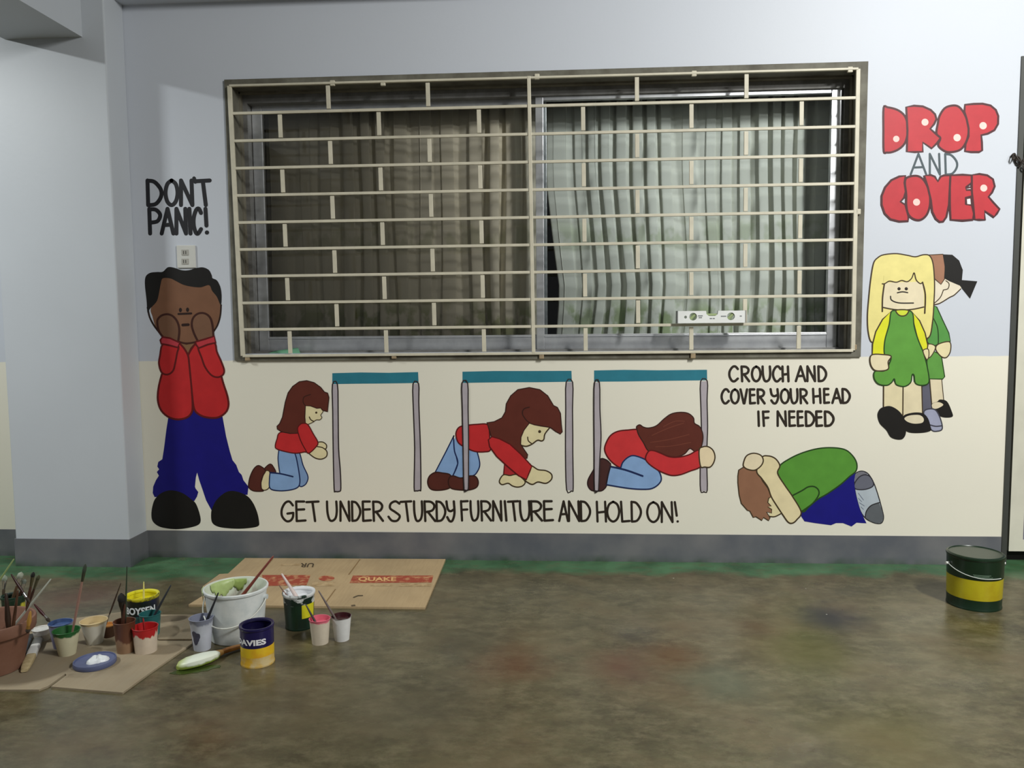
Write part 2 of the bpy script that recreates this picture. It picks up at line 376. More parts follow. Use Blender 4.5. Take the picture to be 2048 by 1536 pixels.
for k in range(10):
    fr_ = (1 / 3, 2 / 3) if k % 2 == 0 else (1 / 6, 1 / 2, 5 / 6)
    for lo, hi in ((0, UM), (UM, 1)):
        for q in fr_:
            u = lo + (hi - lo) * q
            bevel(bar(MB(), gp(u, k / 10 + .008), gp(u, k / 10 + .092), .0185, .008).build('vertical_bar', m_bar, g), .0015)
for px, py in ((788, 712), (1083, 712), (1386, 711), (1708, 694), (495, 716), (1074, 153), (1388, 147), (1700, 139), (1716, 423), (665, 166), (766, 166)):
    c = W(px, py, GY); b = MB(); b.box((c.x - .011, -.024, c.z - .013), (c.x + .011, -.010, c.z + .011)); bevel(b.build('mounting_tab', m_bar if py < 500 else m_rust, g), .003)

# ------------------------------------------------------------------ curtains behind the glass
def curtain_material(name, base, leaf, dirt):
    n = NB(name); p = n.pos(); X = n.xyz(p)
    band = n.math('MULTIPLY', n.rng(X[2], 1.00, 1.04), n.rng(X[2], 1.24, 1.16))
    band2 = n.math('MULTIPLY', n.rng(X[2], 1.44, 1.48), n.rng(X[2], 1.62, 1.56))
    lv = n.math('MULTIPLY', n.math('ADD', band, n.math('MULTIPLY', band2, .5)), n.rng(n.noise(n.scalev(p, (1, 1, .7)), 13, 4), .46, .56))
    c = n.mix(n.math('MULTIPLY', lv, .75), rgb(base), rgb(leaf))
    c = n.mix(n.rng(n.noise(n.scalev(p, (1, 1, .1)), 6, 4), .35, .7, 0, .35), c, rgb(dirt))
    n.b.inputs['Subsurface Weight'].default_value = 0.0
    return n.done(c, .85)
def curtain(name_label, x0, x1, m, seed, hem=False, amp=.04, nf=16):
    rnd = random.Random(seed); vs = []; fs = []; nx, nz = 420, 14; z0, z1 = .80, 2.16
    ph = [0]; 
    for k in range(nx): ph.append(ph[-1] + 2 * pi * nf / nx * (0.55 + 0.9 * (0.5 + 0.5 * sin(k * .047 + seed) * cos(k * .019 + 2 * seed))))
    a_ = [amp * (0.65 + 0.35 * sin(k * .031 + 3 * seed)) for k in range(nx + 1)]
    for j in range(nz + 1):
        t = j / nz; z = z0 + (z1 - z0) * t
        for k in range(nx + 1):
            u = k / nx; sw = .012 * sin(t * 5 + k * .05 + seed) * (1 - t)
            xs = x0
            if hem: xs = x0 + (0.06 * max(0, 1 - abs(t - .34) / .40) if t > .0 else 0)
            x = xs + (x1 - xs) * u + sw + .012 * sin(2 * ph[k])
            s = abs(sin(ph[k] / 2 + .25 * sin(t * 3 + k * .02))); y = .345 - a_[k] * (s ** .55) * (.8 + .2 * (1 - t))
            vs.append((x, y, z))
    for j in range(nz):
        for k in range(nx):
            a = j * (nx + 1) + k; fs.append((a, a + 1, a + nx + 2, a + nx + 1))
    o = mesh('curtain', vs, fs, m, None, None, 'all', loc=((x0 + x1) / 2, .285, .80))
    s = o.modifiers.new('cloth', 'SOLIDIFY'); s.thickness = .003
    return tag(o, name_label, 'curtain', None)
curtain('grey brown curtain behind the dusty left window pane', -1.47, -.12, curtain_material('curtain_left', (240, 237, 224), (150, 162, 106), (206, 200, 180)), 3.1, False, .075, 13)
curtain('pale grey leaf printed curtain behind the clear right window pane', -.07, 1.30, curtain_material('curtain_right', (232, 233, 225), (146, 168, 104), (206, 205, 192)), 1.3, True, .070, 17)

# ------------------------------------------------------------------ spirit level resting on the grille, scrap on the sill
A = W(1355, 646, -.045); B = W(1489, 642, -.045)
ln = (B - A).length; hh = mpp(A) * 24; z0 = gp(.7, .9).z + .008
sl = thing('spirit_level', 'silver spirit level resting on a low grille bar', 'spirit level', (A.x, -.045, z0))
def plate(outer, holes, y0, y1, org, m, name, parent):
    """flat bar with real cut-outs, extruded from y0 to y1"""
    from mathutils.geometry import tessellate_polygon
    loops = [outer] + holes; flat = [q for l in loops for q in l]
    tri = tessellate_polygon([[Vector((x, z, 0)) for x, z in l] for l in loops])
    n = len(flat); vs = [(org[0] + x, y0, org[2] + z) for x, z in flat] + [(org[0] + x, y1, org[2] + z) for x, z in flat]
    fs = [tuple(t) for t in tri] + [tuple(q + n for q in reversed(t)) for t in tri]; b = 0
    for l in loops:
        for k in range(len(l)): j = (k + 1) % len(l); fs.append((b + k, b + j, n + b + j, n + b + k))
        b += len(l)
    return mesh(name, vs, fs, m, parent)
circ = lambda cx, cz, r, n=20: [(cx + r * cos(2 * pi * k / n), cz + r * sin(2 * pi * k / n)) for k in range(n)]
nt0, nt1 = ln * .42, ln * .60
outer = [(0, 0), (ln, 0), (ln, hh), (nt1, hh), (nt1 - .002, hh * .72), (nt1 - .012, hh * .58), (nt0 + .012, hh * .58), (nt0 + .002, hh * .72), (nt0, hh), (0, hh)]
org = (A.x, 0, z0)
plate(outer, [circ(ln * .115, hh * .5, hh * .12), circ(ln * .228, hh * .53, hh * .32), circ(ln * .79, hh * .53, hh * .32)], -.056, -.034, org, mat((226, 228, 226), .4), 'body', sl)
m_vial = mat((150, 166, 120), .2)
for u in (.228, .79): MB().tube([(A.x + ln * u - hh * .2, -.045, z0 + hh * .33), (A.x + ln * u + hh * .2, -.045, z0 + hh * .73)], hh * .13, 10).build('vial', m_vial, sl, True)
MB().tube([(A.x + nt0 + .004, -.045, z0 + hh * .68), (A.x + nt1 - .004, -.045, z0 + hh * .68)], hh * .10, 10).build('vial', m_vial, sl, True)
MB().box((A.x + ln, -.057, z0 - .001), (A.x + ln + .006, -.033, z0 + hh + .001)).build('end_cap', mat((150, 148, 138), .5), sl)
MB().box((A.x - .006, -.057, z0 - .001), (A.x, -.033, z0 + hh + .001)).build('end_cap', mat((92, 94, 92), .5), sl)
b = MB()
for u0, u1, v in ((.30, .37, .55), (.31, .36, .40), (.475, .51, .32), (.52, .55, .32), (.64, .72, .50), (.92, .95, .5)): b.box((A.x + ln * u0, -.0566, z0 + hh * v), (A.x + ln * u1, -.0559, z0 + hh * (v + .09)))
b.build('printed_marks', mat((120, 124, 126), .5), sl)
a = W(535, 702, .07); b = MB()
b.add([(a.x, .063, IZ0 + .005), (a.x + .16, .063, IZ0 + .005), (a.x + .155, .082, IZ0 + .007), (a.x + .02, .082, IZ0 + .010),
       (a.x + .01, .064, IZ0 + .008), (a.x + .15, .066, IZ0 + .030), (a.x + .145, .080, IZ0 + .032), (a.x + .03, .080, IZ0 + .018)], [(0, 3, 2, 1), (4, 5, 6, 7), (0, 1, 5, 4), (1, 2, 6, 5), (2, 3, 7, 6), (3, 0, 4, 7)])
tag(b.build('folded_scrap', mat((96, 150, 118), .6), None, False, (a.x + .08, .07, IZ0 + .005)), 'small folded green scrap lying in the lower left window corner', 'scrap')

# ------------------------------------------------------------------ wall outlet
c0, c1 = W(347, 489), W(406, 541)
ol = thing('wall_outlet', 'white double power outlet above the painted boy in red', 'outlet', ((c0.x + c1.x) / 2, 0, c1.z))
a, d = W(354, 491), W(393, 536)
bevel(MB().box((a.x, -.008, d.z), (d.x, 0, a.z)).build('plate', mat((206, 206, 200), .35), ol), .003)
for py in (505, 523):
    q0, q1 = W(365, py - 5.5), W(379, py + 6)
    s = bevel(MB().box((q0.x, -.0105, q1.z), (q1.x, -.006, q0.z)).build('socket', mat((170, 168, 160), .4), ol), .0015)
    b = MB()
    for u in (.3, .62): xx = q0.x + (q1.x - q0.x) * u; b.box((xx - .0015, -.011, q1.z + .006), (xx + .0015, -.0104, q0.z - .006))
    b.build('slot', mat((50, 48, 44), .6), s)

# twisted wire at the door edge
q = W(2031, 318, -.02); b = MB(); pts = []
for k in range(70):
    t = k / 69; pts.append((q.x - .012 + .055 * t + .010 * sin(t * 31), -.014 + .010 * cos(t * 23), q.z + .012 - .055 * t * t + .014 * sin(t * 40)))
b.tube(pts, .0032, 6)
tag(b.build('wire_tie', mat((46, 38, 32), .7), None, True, (q.x, -.012, q.z)), 'dark twisted wire tied round the door frame edge at the right', 'wire')

# ------------------------------------------------------------------ mural paint
DK = (40, 34, 28)
class Mural:
    """one painted figure: parts are thin paint layers lying on the wall"""
    def __init__(s, name, label, cat, frame, foot, base=0, group=None):
        s.fr = frame; s.k = base; p = W(*s.px(foot)); s.loc = Vector((p.x, 0, p.z)); s.o = thing(name, label, cat, s.loc, group); s.parts = {}; s.order = []
    def px(s, q): ox, oy, sc = s.fr; return (ox + q[0] * sc, oy + q[1] * sc)
    def use(s, part):
        if part not in s.parts: s.parts[part] = (MB(), []); s.order.append(part)
        s.cur = s.parts[part]; return s
    def slot(s, c):
        mt = mat(c, .5, 0, .07, 16, .28); mb, ms = s.cur
        if mt not in ms: ms.append(mt)
        return ms.index(mt)
    def put(s, vs, fs, c):
        s.k += 1; y = -.0003 - .00006 * s.k; i = s.slot(c); out = []
        for q in vs:
            p = W(*s.px(q)); out.append((p.x, y, p.z))
        s.cur[0].add(out, fs, i)
    def fill(s, pts, c, smooth=True, line=None, lw=10):
        pp = curve(pts, True) if smooth else list(pts)
        if area2(pp) > 0: pp = pp[::-1]
        s.put(pp, fill_tris(pp), c)
        if line: s.line(pts, line, lw, True, smooth)
        return s
    def line(s, pts, c, lw=10, closed=False, smooth=True):
        pp = curve(pts, closed) if (smooth or len(pts) < 3) else list(pts)
        s.put(*ribbon(pp, lw * 1.18, closed), c); return s
    def dot(s, x, y, rx, ry, c):
        s.put([(x + rx * cos(2 * pi * k / 20), y + ry * sin(-2 * pi * k / 20)) for k in range(20)], [tuple(range(20))], c); return s
    def build(s):
        for p in s.order:
            mb, ms = s.parts[p]; mb.build(p.rstrip('0123456789'), ms, s.o)
        return s.o

SKIN, RED, RLN, HAIR, HLN, JEAN, JLN, BR_, GRN, GLN, SLN = (222, 210, 166), (190, 44, 46), (92, 18, 18), (92, 42, 32), (54, 26, 20), (132, 164, 206), (26, 40, 82), (84, 40, 32), (84, 142, 52), (34, 64, 22), (64, 50, 30)
TEAL, LILAC, BLK, NAVY = (44, 118, 136), (172, 164, 170), (24, 22, 20), (24, 20, 128)

# --- the worried boy
m = Mural('painted_boy', 'painted boy in red jacket holding his cheeks, left of the window', 'wall painting', (270, 500, .2344), (450, 2390))
m.use('face').fill([(225, 240), (200, 330), (190, 420), (135, 500), (150, 570), (170, 640), (215, 720), (260, 765), (370, 790), (440, 800), (520, 788), (600, 755), (665, 700), (710, 620), (732, 540), (735, 480), (700, 400), (640, 300), (540, 290), (400, 250), (300, 225)], (120, 84, 62))
m.line([(108, 490), (125, 570), (160, 640), (205, 700), (245, 748)], (40, 24, 18), 13).line([(735, 470), (728, 560), (705, 640), (668, 700)], (40, 24, 18), 12)
m.use('neck').fill([(375, 790), (415, 835), (450, 890), (480, 840), (515, 788), (440, 800)], (124, 92, 64), False, (60, 30, 22), 14)
m.use('face').line([(240, 742), (370, 782), (440, 797), (520, 785), (560, 770)], (60, 28, 20), 14)
m.dot(388, 512, 13, 19, (36, 24, 20)).dot(449, 510, 13, 19, (36, 24, 20)).line([(372, 546), (480, 541)], (40, 22, 18), 15).line([(408, 640), (455, 637)], (40, 20, 16), 20)
m.use('hair').fill([(108, 535), (100, 430), (86, 300), (92, 228), (130, 195), (190, 188), (238, 185), (280, 148), (330, 150), (400, 172), (460, 172), (520, 155), (580, 148), (630, 170), (655, 215), (662, 240), (700, 260), (730, 320), (740, 400), (732, 470), (700, 400), (660, 350), (632, 300), (560, 318), (480, 312), (410, 295), (350, 265), (300, 242), (238, 242), (220, 290), (205, 370), (185, 440), (130, 500)], BLK)
m.use('jacket').fill([(240, 800), (215, 960), (230, 1060), (205, 1160), (195, 1270), (220, 1360), (280, 1420), (360, 1445), (440, 1430), (480, 1390), (490, 1340), (502, 1340), (530, 1390), (600, 1425), (700, 1430), (770, 1390), (798, 1330), (790, 1250), (750, 1130), (735, 1080), (755, 1030), (740, 970), (690, 860), (680, 790), (520, 795), (485, 840), (455, 895), (420, 840), (380, 795)], (180, 38, 40))
m.line([(230, 1060), (205, 1160), (195, 1270), (220, 1360), (280, 1420), (360, 1445), (440, 1430), (482, 1390), (492, 1330), (485, 1200), (472, 1060), (462, 960), (453, 900), (420, 840), (380, 795)], RLN, 14)
m.line([(740, 1085), (755, 1140), (790, 1250), (798, 1330), (770, 1390), (700, 1430), (600, 1425), (530, 1390), (502, 1340), (488, 1230)], RLN, 14).line([(455, 895), (485, 840), (520, 795)], RLN, 14)
m.use('sleeve1').fill([(235, 810), (215, 900), (206, 970), (230, 1045), (280, 1062), (325, 1030), (345, 960), (360, 880), (370, 820), (300, 800)], (180, 38, 40), True, RLN, 13)
m.use('sleeve2').fill([(540, 825), (570, 920), (600, 1000), (650, 1065), (700, 1085), (745, 1070), (762, 1030), (740, 960), (700, 870), (680, 795), (600, 800)], (186, 40, 42), True, RLN, 13)
m.use('hand1').fill([(240, 750), (205, 690), (190, 620), (200, 585), (235, 555), (285, 548), (330, 570), (365, 620), (380, 690), (368, 785), (300, 775)], (112, 80, 60)).line([(242, 745), (205, 690), (192, 620), (200, 585), (235, 556), (285, 549), (330, 570), (365, 620), (379, 690), (368, 785)], (58, 28, 20), 15)
m.use('hand2').fill([(535, 772), (505, 710), (485, 640), (498, 580), (540, 543), (595, 540), (640, 575), (662, 640), (672, 740), (600, 770)], (116, 84, 64)).line([(535, 772), (505, 710), (486, 640), (498, 580), (540, 543), (595, 541), (640, 575), (661, 640), (671, 738)], (58, 28, 20), 15)
m.use('cuff1').fill([(236, 742), (300, 752), (382, 790), (366, 832), (290, 812), (226, 800), (218, 768)], (176, 56, 66), False, RLN, 13)
m.use('cuff2').fill([(520, 783), (600, 760), (678, 735), (690, 790), (620, 807), (547, 836), (525, 812)], (182, 54, 62), False, RLN, 13)
m.fr = (270, 800, .1823); m.k = 0
m.use('trousers').fill([(385, 70), (345, 320), (320, 520), (300, 650), (255, 680), (245, 730), (265, 760), (240, 790), (262, 830), (230, 880), (200, 950), (195, 1020), (215, 1065), (300, 1060), (500, 1050), (650, 1110), (680, 1060), (695, 1010), (665, 970), (658, 950), (668, 850), (682, 795), (705, 880), (740, 980), (780, 1100), (840, 1210), (900, 1180), (1050, 1080), (1200, 1040), (1235, 1040), (1245, 950), (1190, 880), (1170, 820), (1140, 790), (1110, 710), (1070, 660), (1040, 560), (1000, 400), (940, 70)], (22, 18, 112), False)
m.use('shoe1').fill([(228, 1075), (195, 1150), (180, 1250), (195, 1330), (260, 1385), (360, 1410), (480, 1416), (600, 1400), (690, 1372), (720, 1330), (710, 1250), (670, 1140), (620, 1090), (520, 1020), (400, 990), (300, 1015)], BLK)
m.use('shoe2').fill([(850, 1180), (835, 1250), (845, 1340), (900, 1385), (1000, 1405), (1150, 1412), (1290, 1400), (1355, 1380), (1362, 1335), (1340, 1230), (1290, 1120), (1220, 1045), (1100, 1000), (1000, 1010), (900, 1090)], BLK)
m.build()

# --- tables
def table(frame, top, l1, l2, label, b1, b2):
    t = Mural('painted_table', label, 'wall painting', frame, ((l1[0][0] + l2[0][0]) / 2, max(q[1] for q in l1)), 0, 'painted tables in a row')
    t.use('tabletop').fill(top, TEAL, False)
    for k, (l, bb) in enumerate(((l1, b1), (l2, b2))):
        t.k = bb; t.use('leg%d' % k).fill(l, LILAC, False).line(curve(l, True, 3), (48, 40, 40), 12, True, False)
    t.build()
FC, FD, FE = (480, 730, .18555), (830, 730, .1758), (1160, 730, .17575)
table(FC, [(995, 88), (1300, 80), (1600, 84), (1920, 76), (1925, 194), (1500, 200), (1250, 202), (995, 206)],
      [(997, 210), (1050, 207), (1058, 500), (1063, 900), (1080, 1120), (1087, 1330), (1070, 1362), (1030, 1362), (1015, 1330), (1005, 900), (1000, 500)],
      [(1865, 205), (1925, 202), (1927, 400), (1938, 700), (1945, 900), (1950, 1320), (1935, 1350), (1895, 1355), (1877, 1320), (1883, 900), (1870, 500)],
      'painted table with teal top that nobody is under', 2, 2)
table(FD, [(540, 76), (900, 68), (1300, 68), (1780, 66), (1785, 190), (1400, 196), (1000, 196), (540, 204)],
      [(536, 207), (600, 205), (605, 500), (610, 800), (610, 1100), (608, 1395), (590, 1422), (560, 1410), (550, 1000), (540, 500)],
      [(1720, 197), (1793, 195), (1792, 500), (1795, 800), (1795, 1000), (1800, 1400), (1780, 1432), (1725, 1420), (1712, 1000), (1715, 500)],
      'painted table with teal top over the crawling girl', 60, 2)
table(FE, [(160, 62), (500, 55), (900, 60), (1445, 54), (1447, 174), (1000, 180), (500, 188), (160, 190)],
      [(166, 200), (220, 198), (226, 500), (236, 700), (238, 850), (225, 1070), (212, 1400), (200, 1430), (165, 1420), (162, 1000), (158, 500)],
      [(1372, 187), (1448, 182), (1446, 400), (1452, 700), (1445, 930), (1443, 1150), (1448, 1425), (1410, 1443), (1372, 1428), (1368, 1170), (1382, 800), (1376, 500)],
      'painted table with teal top over the girl who holds its leg', 60, 2)

# --- kneeling girl
m = Mural('painted_girl', 'painted girl in red kneeling upright left of the empty painted table', 'wall painting', FC, (400, 1360))
m.use('shoe1').fill([(262, 1125), (300, 1080), (330, 1068), (355, 1090), (385, 1160), (300, 1155)], BR_, True, HLN, 9)
m.use('trouser_leg1').fill([(590, 940), (640, 945), (680, 1080), (728, 1185), (730, 1240), (700, 1292), (645, 1305), (625, 1200)], (124, 152, 192), True, JLN, 10)
m.use('ankle').fill([(270, 1148), (322, 1158), (318, 1310), (262, 1350), (222, 1312), (232, 1250)], SKIN, True, SLN, 9)
m.use('trouser_leg2').fill([(420, 900), (412, 1000), (418, 1090), (430, 1165), (325, 1160), (318, 1230), (325, 1330), (420, 1355), (540, 1347), (620, 1320), (645, 1270), (640, 1180), (612, 1020), (600, 920)], JEAN, False)
m.line([(420, 910), (411, 1000), (418, 1090), (430, 1165)], JLN, 10).line([(325, 1160), (318, 1230), (326, 1330), (420, 1355), (540, 1347), (620, 1320), (645, 1270), (640, 1180), (612, 1020), (595, 960)], JLN, 11).line([(325, 1160), (440, 1172), (570, 1203)], JLN, 14)
m.use('shoe2').fill([(150, 1120), (190, 1085), (230, 1095), (275, 1138), (250, 1190), (228, 1260), (232, 1330), (250, 1358), (150, 1357), (97, 1320), (97, 1260), (115, 1190)], BR_, True, HLN, 10)
m.use('hand1').fill([(830, 838), (890, 830), (932, 862), (922, 905), (850, 915), (815, 885)], SKIN, True, SLN, 10)
m.use('hand2').fill([(800, 880), (840, 880), (895, 893), (937, 932), (932, 985), (880, 1013), (820, 1005), (765, 970), (745, 940)], SKIN, True, SLN, 10)
m.use('face').fill([(690, 430), (880, 450), (897, 495), (872, 540), (884, 565), (862, 590), (822, 592), (790, 614), (740, 637), (700, 642)], SKIN, True, SLN, 7)
m.dot(823, 513, 12, 12, SLN).line([(748, 560), (765, 590), (798, 608)], SLN, 10)
m.use('shirt').fill([(440, 725), (400, 800), (382, 870), (400, 905), (500, 935), (600, 950), (690, 937), (715, 925), (690, 800), (640, 720)], RED, True, RLN, 10)
m.use('hair').fill([(400, 660), (430, 630), (460, 560), (490, 400), (520, 300), (570, 230), (640, 180), (720, 168), (800, 190), (870, 240), (910, 290), (945, 302), (960, 350), (950, 440), (945, 503), (890, 487), (870, 462), (830, 466), (760, 440), (706, 440), (700, 560), (708, 640), (650, 640), (628, 680), (622, 735), (540, 737), (450, 720), (405, 690)], HAIR, False, HLN, 9)
m.line([(705, 437), (682, 400), (692, 345), (760, 318)], HLN, 8)
m.use('sleeve').fill([(622, 690), (650, 640), (690, 628), (735, 645), (790, 740), (840, 830), (822, 880), (742, 950), (700, 900), (650, 800)], RED, True, RLN, 10)
m.build()

# --- crawling girl
m = Mural('painted_girl', 'painted girl in red crawling under the middle painted table', 'wall painting', FD, (800, 1430), 0)
m.use('trouser_leg1').fill([(445, 800), (350, 990), (230, 1220), (310, 1250), (430, 1270), (487, 1120), (452, 960), (440, 850)], JEAN, False, JLN, 12)
m.use('trouser_leg2').fill([(460, 820), (438, 870), (450, 980), (487, 1115), (430, 1255), (520, 1285), (620, 1270), (690, 1240), (730, 1170), (735, 1100), (708, 980), (560, 880)], JEAN, False)
m.line([(440, 850), (450, 980), (487, 1115), (430, 1262)], JLN, 13).line([(705, 980), (735, 1100), (730, 1170), (690, 1240), (650, 1262)], JLN, 12)
m.use('shoe1').fill([(230, 1222), (310, 1228), (400, 1250), (412, 1330), (390, 1400), (270, 1425), (180, 1410), (145, 1340), (165, 1265)], BR_, True, HLN, 13)
m.use('shoe2').fill([(395, 1275), (440, 1262), (520, 1285), (620, 1262), (690, 1270), (720, 1330), (700, 1390), (620, 1420), (500, 1420), (410, 1400), (380, 1340)], BR_, True, HLN, 13)
m.use('sleeve1').fill([(1020, 1120), (1008, 1245), (1080, 1257), (1150, 1245), (1210, 1200), (1100, 1090)], (172, 44, 48), False, RLN, 12)
m.use('hand1').fill([(1005, 1250), (1080, 1257), (1160, 1247), (1250, 1320), (1230, 1370), (1170, 1388), (1110, 1375), (1060, 1345), (990, 1360), (960, 1320)], SKIN, True, SLN, 12)
m.use('hand2').fill([(1310, 1150), (1400, 1190), (1490, 1202), (1552, 1242), (1552, 1300), (1490, 1345), (1400, 1330), (1340, 1357), (1290, 1340), (1255, 1295)], SKIN, True, SLN, 13)
m.use('shirt').fill([(560, 690), (700, 675), (830, 682), (850, 820), (860, 962), (790, 987), (680, 982), (580, 940), (500, 890), (470, 820), (470, 760), (500, 710)], RED, True, RLN, 13)
m.use('face').fill([(1290, 640), (1420, 680), (1530, 705), (1475, 790), (1465, 848), (1440, 864), (1392, 855), (1330, 900), (1265, 925), (1195, 910), (1190, 820), (1225, 740)], SKIN, False)
m.line([(1535, 710), (1478, 785), (1466, 845), (1440, 863), (1393, 856), (1330, 900), (1265, 924), (1200, 910)], SLN, 13).dot(1418, 757, 17, 17, SLN).line([(1282, 820), (1290, 862), (1328, 895)], SLN, 11)
m.use('hair').fill([(820, 655), (900, 645), (990, 600), (1030, 530), (1040, 440), (1090, 350), (1170, 280), (1300, 256), (1420, 280), (1510, 350), (1575, 460), (1620, 482), (1655, 550), (1665, 680), (1675, 760), (1655, 785), (1600, 755), (1540, 710), (1440, 695), (1360, 680), (1300, 662), (1240, 740), (1206, 820), (1202, 900), (1240, 960), (1282, 1020), (1275, 1060), (1230, 1062), (1150, 970), (1050, 890), (960, 840), (870, 815), (845, 740)], HAIR, False, HLN, 10)
m.line([(1300, 480), (1240, 500), (1222, 555), (1265, 625), (1310, 662)], HLN, 11)
m.use('sleeve2').fill([(835, 850), (875, 815), (960, 838), (1080, 900), (1200, 1010), (1330, 1150), (1310, 1200), (1268, 1302), (1180, 1260), (1050, 1150), (930, 1040), (850, 930)], RED, False, RLN, 13)
m.build()

# --- girl folded under the table
m = Mural('painted_girl', 'painted girl in red folded forward under the right painted table', 'wall painting', FE, (650, 1430), 8)
m.use('shoe').fill([(225, 1075), (290, 1075), (335, 1110), (347, 1150), (310, 1350), (265, 1420), (210, 1435), (130, 1425), (90, 1370), (95, 1300), (150, 1200)], (70, 40, 38), True, (44, 24, 24), 12)
m.use('face').fill([(1240, 940), (1320, 985), (1290, 1020), (1160, 1030)], (224, 206, 196), False)
m.use('shirt').fill([(680, 740), (540, 740), (430, 755), (350, 800), (300, 880), (280, 960), (310, 1040), (370, 1110), (460, 1170), (560, 1180), (780, 1100), (800, 980), (720, 850)], (196, 52, 54), True, RLN, 14)
m.use('trousers').fill([(345, 1155), (462, 1172), (488, 1105), (550, 1048), (620, 1030), (740, 1075), (790, 1130), (890, 1200), (925, 1290), (900, 1350), (830, 1400), (740, 1415), (560, 1405), (300, 1362), (320, 1250)], JEAN, False)
m.line([(465, 1165), (488, 1105), (550, 1048), (620, 1032), (740, 1075), (790, 1130), (890, 1200), (925, 1290), (900, 1350), (830, 1400), (740, 1414), (560, 1404), (300, 1362)], JLN, 14).line([(345, 1155), (520, 1195), (712, 1263)], JLN, 19).line([(347, 1150), (320, 1250), (300, 1355)], (40, 26, 34), 14)
m.use('hair').fill([(650, 740), (645, 700), (680, 680), (720, 705), (780, 716), (870, 690), (960, 610), (1040, 556), (1140, 538), (1230, 550), (1290, 600), (1302, 662), (1360, 700), (1395, 780), (1395, 870), (1362, 970), (1310, 985), (1250, 950), (1190, 1010), (1100, 1045), (1000, 1035), (880, 985), (780, 978), (720, 880), (670, 800)], HAIR, True, HLN, 11)
for a_, b_, c_ in (((820, 800), (1000, 720), (1180, 660)), ((800, 880), (1000, 850), (1240, 790)), ((860, 930), (1050, 920), (1260, 880)), ((950, 700), (1080, 640), (1190, 640))): m.line([a_, b_, c_], (112, 58, 44), 7)
m.use('sleeve').fill([(780, 982), (840, 975), (920, 1005), (1020, 1045), (1130, 1047), (1240, 1020), (1350, 968), (1367, 1050), (1370, 1155), (1250, 1207), (1140, 1247), (1040, 1255), (940, 1222), (860, 1180), (780, 1120), (745, 1060)], (196, 50, 54), True, RLN, 13)
m.use('hand').fill([(1355, 970), (1400, 930), (1460, 930), (1512, 970), (1535, 1040), (1520, 1110), (1480, 1160), (1420, 1160), (1370, 1148)], (226, 208, 172), True, SLN, 13)
m.build()

# --- boy crouching with his hands on his head
m = Mural('painted_boy', 'painted boy in green shirt crouching with hands over his head', 'wall painting', (1450, 870, .1709), (1000, 1060))
m.use('shoe').fill([(1515, 470), (1560, 430), (1620, 425), (1680, 460), (1740, 560), (1790, 700), (1840, 880), (1855, 970), (1830, 1030), (1770, 1035), (1700, 1010), (1640, 970), (1580, 880), (1530, 700), (1510, 560)], (172, 182, 190), True, (44, 42, 44), 11)
m.fill([(1520, 470), (1560, 432), (1620, 428), (1670, 455), (1600, 475), (1540, 530), (1515, 570)], (112, 112, 120), False)
m.fill([(1515, 570), (1570, 492), (1640, 465), (1700, 490), (1737, 560), (1725, 603), (1660, 632), (1580, 640), (1520, 625)], (100, 102, 114), True, (44, 42, 50), 11)
m.fill([(1640, 965), (1650, 890), (1710, 820), (1803, 790), (1843, 900), (1852, 970), (1828, 1027), (1770, 1032), (1700, 1008)], (92, 96, 100), False).line([(1640, 960), (1655, 890), (1710, 825), (1805, 790)], (44, 42, 44), 11)
for a_, b_ in (((1560, 740), (1600, 780)), ((1570, 790), (1630, 830)), ((1590, 840), (1620, 870)), ((1560, 680), (1620, 760))): m.line([a_, b_], (96, 104, 124), 5)
m.use('trousers').fill([(1525, 440), (1440, 480), (1250, 650), (1040, 750), (890, 880), (890, 950), (930, 1010), (1050, 1030), (1240, 1055), (1300, 1030), (1380, 1030), (1480, 1070), (1540, 1025), (1600, 1030), (1655, 1032), (1580, 880), (1530, 700), (1510, 560)], (20, 18, 118), False)
m.use('face').fill([(510, 720), (490, 800), (520, 870), (520, 950), (580, 955), (660, 920), (545, 710)], SKIN, False).line([(510, 950), (580, 955), (650, 922)], SLN, 12)
m.use('hair').fill([(225, 370), (160, 410), (150, 480), (150, 560), (165, 700), (190, 800), (260, 880), (290, 890), (330, 965), (360, 955), (430, 1000), (450, 965), (510, 1002), (527, 970), (485, 900), (545, 912), (545, 870), (500, 840), (540, 832), (500, 790), (510, 740), (540, 720), (500, 620), (440, 540), (380, 420), (290, 390)], (140, 100, 76), False, SLN, 11)
m.use('shirt').fill([(640, 360), (750, 280), (900, 210), (1080, 160), (1250, 148), (1400, 170), (1490, 240), (1540, 330), (1532, 420), (1450, 490), (1350, 580), (1200, 685), (1080, 755), (980, 840), (900, 895), (780, 710), (620, 460)], GRN, True, GLN, 14)
m.line([(785, 710), (900, 650), (970, 608), (1040, 603), (1090, 640), (1095, 700), (1035, 790), (960, 850), (900, 892)], GLN, 15)
m.use('arm').fill([(430, 262), (510, 245), (580, 270), (625, 320), (640, 370), (615, 450), (700, 590), (790, 720), (890, 900), (840, 990), (790, 1030), (740, 1020), (680, 940), (600, 820), (540, 720), (500, 610), (430, 510), (370, 420)], (220, 206, 164), True, SLN, 14)
m.use('hand').fill([(215, 330), (250, 245), (330, 213), (415, 235), (447, 295), (420, 360), (350, 410), (270, 402), (222, 372)], (222, 208, 176), True, SLN, 13)
m.build()

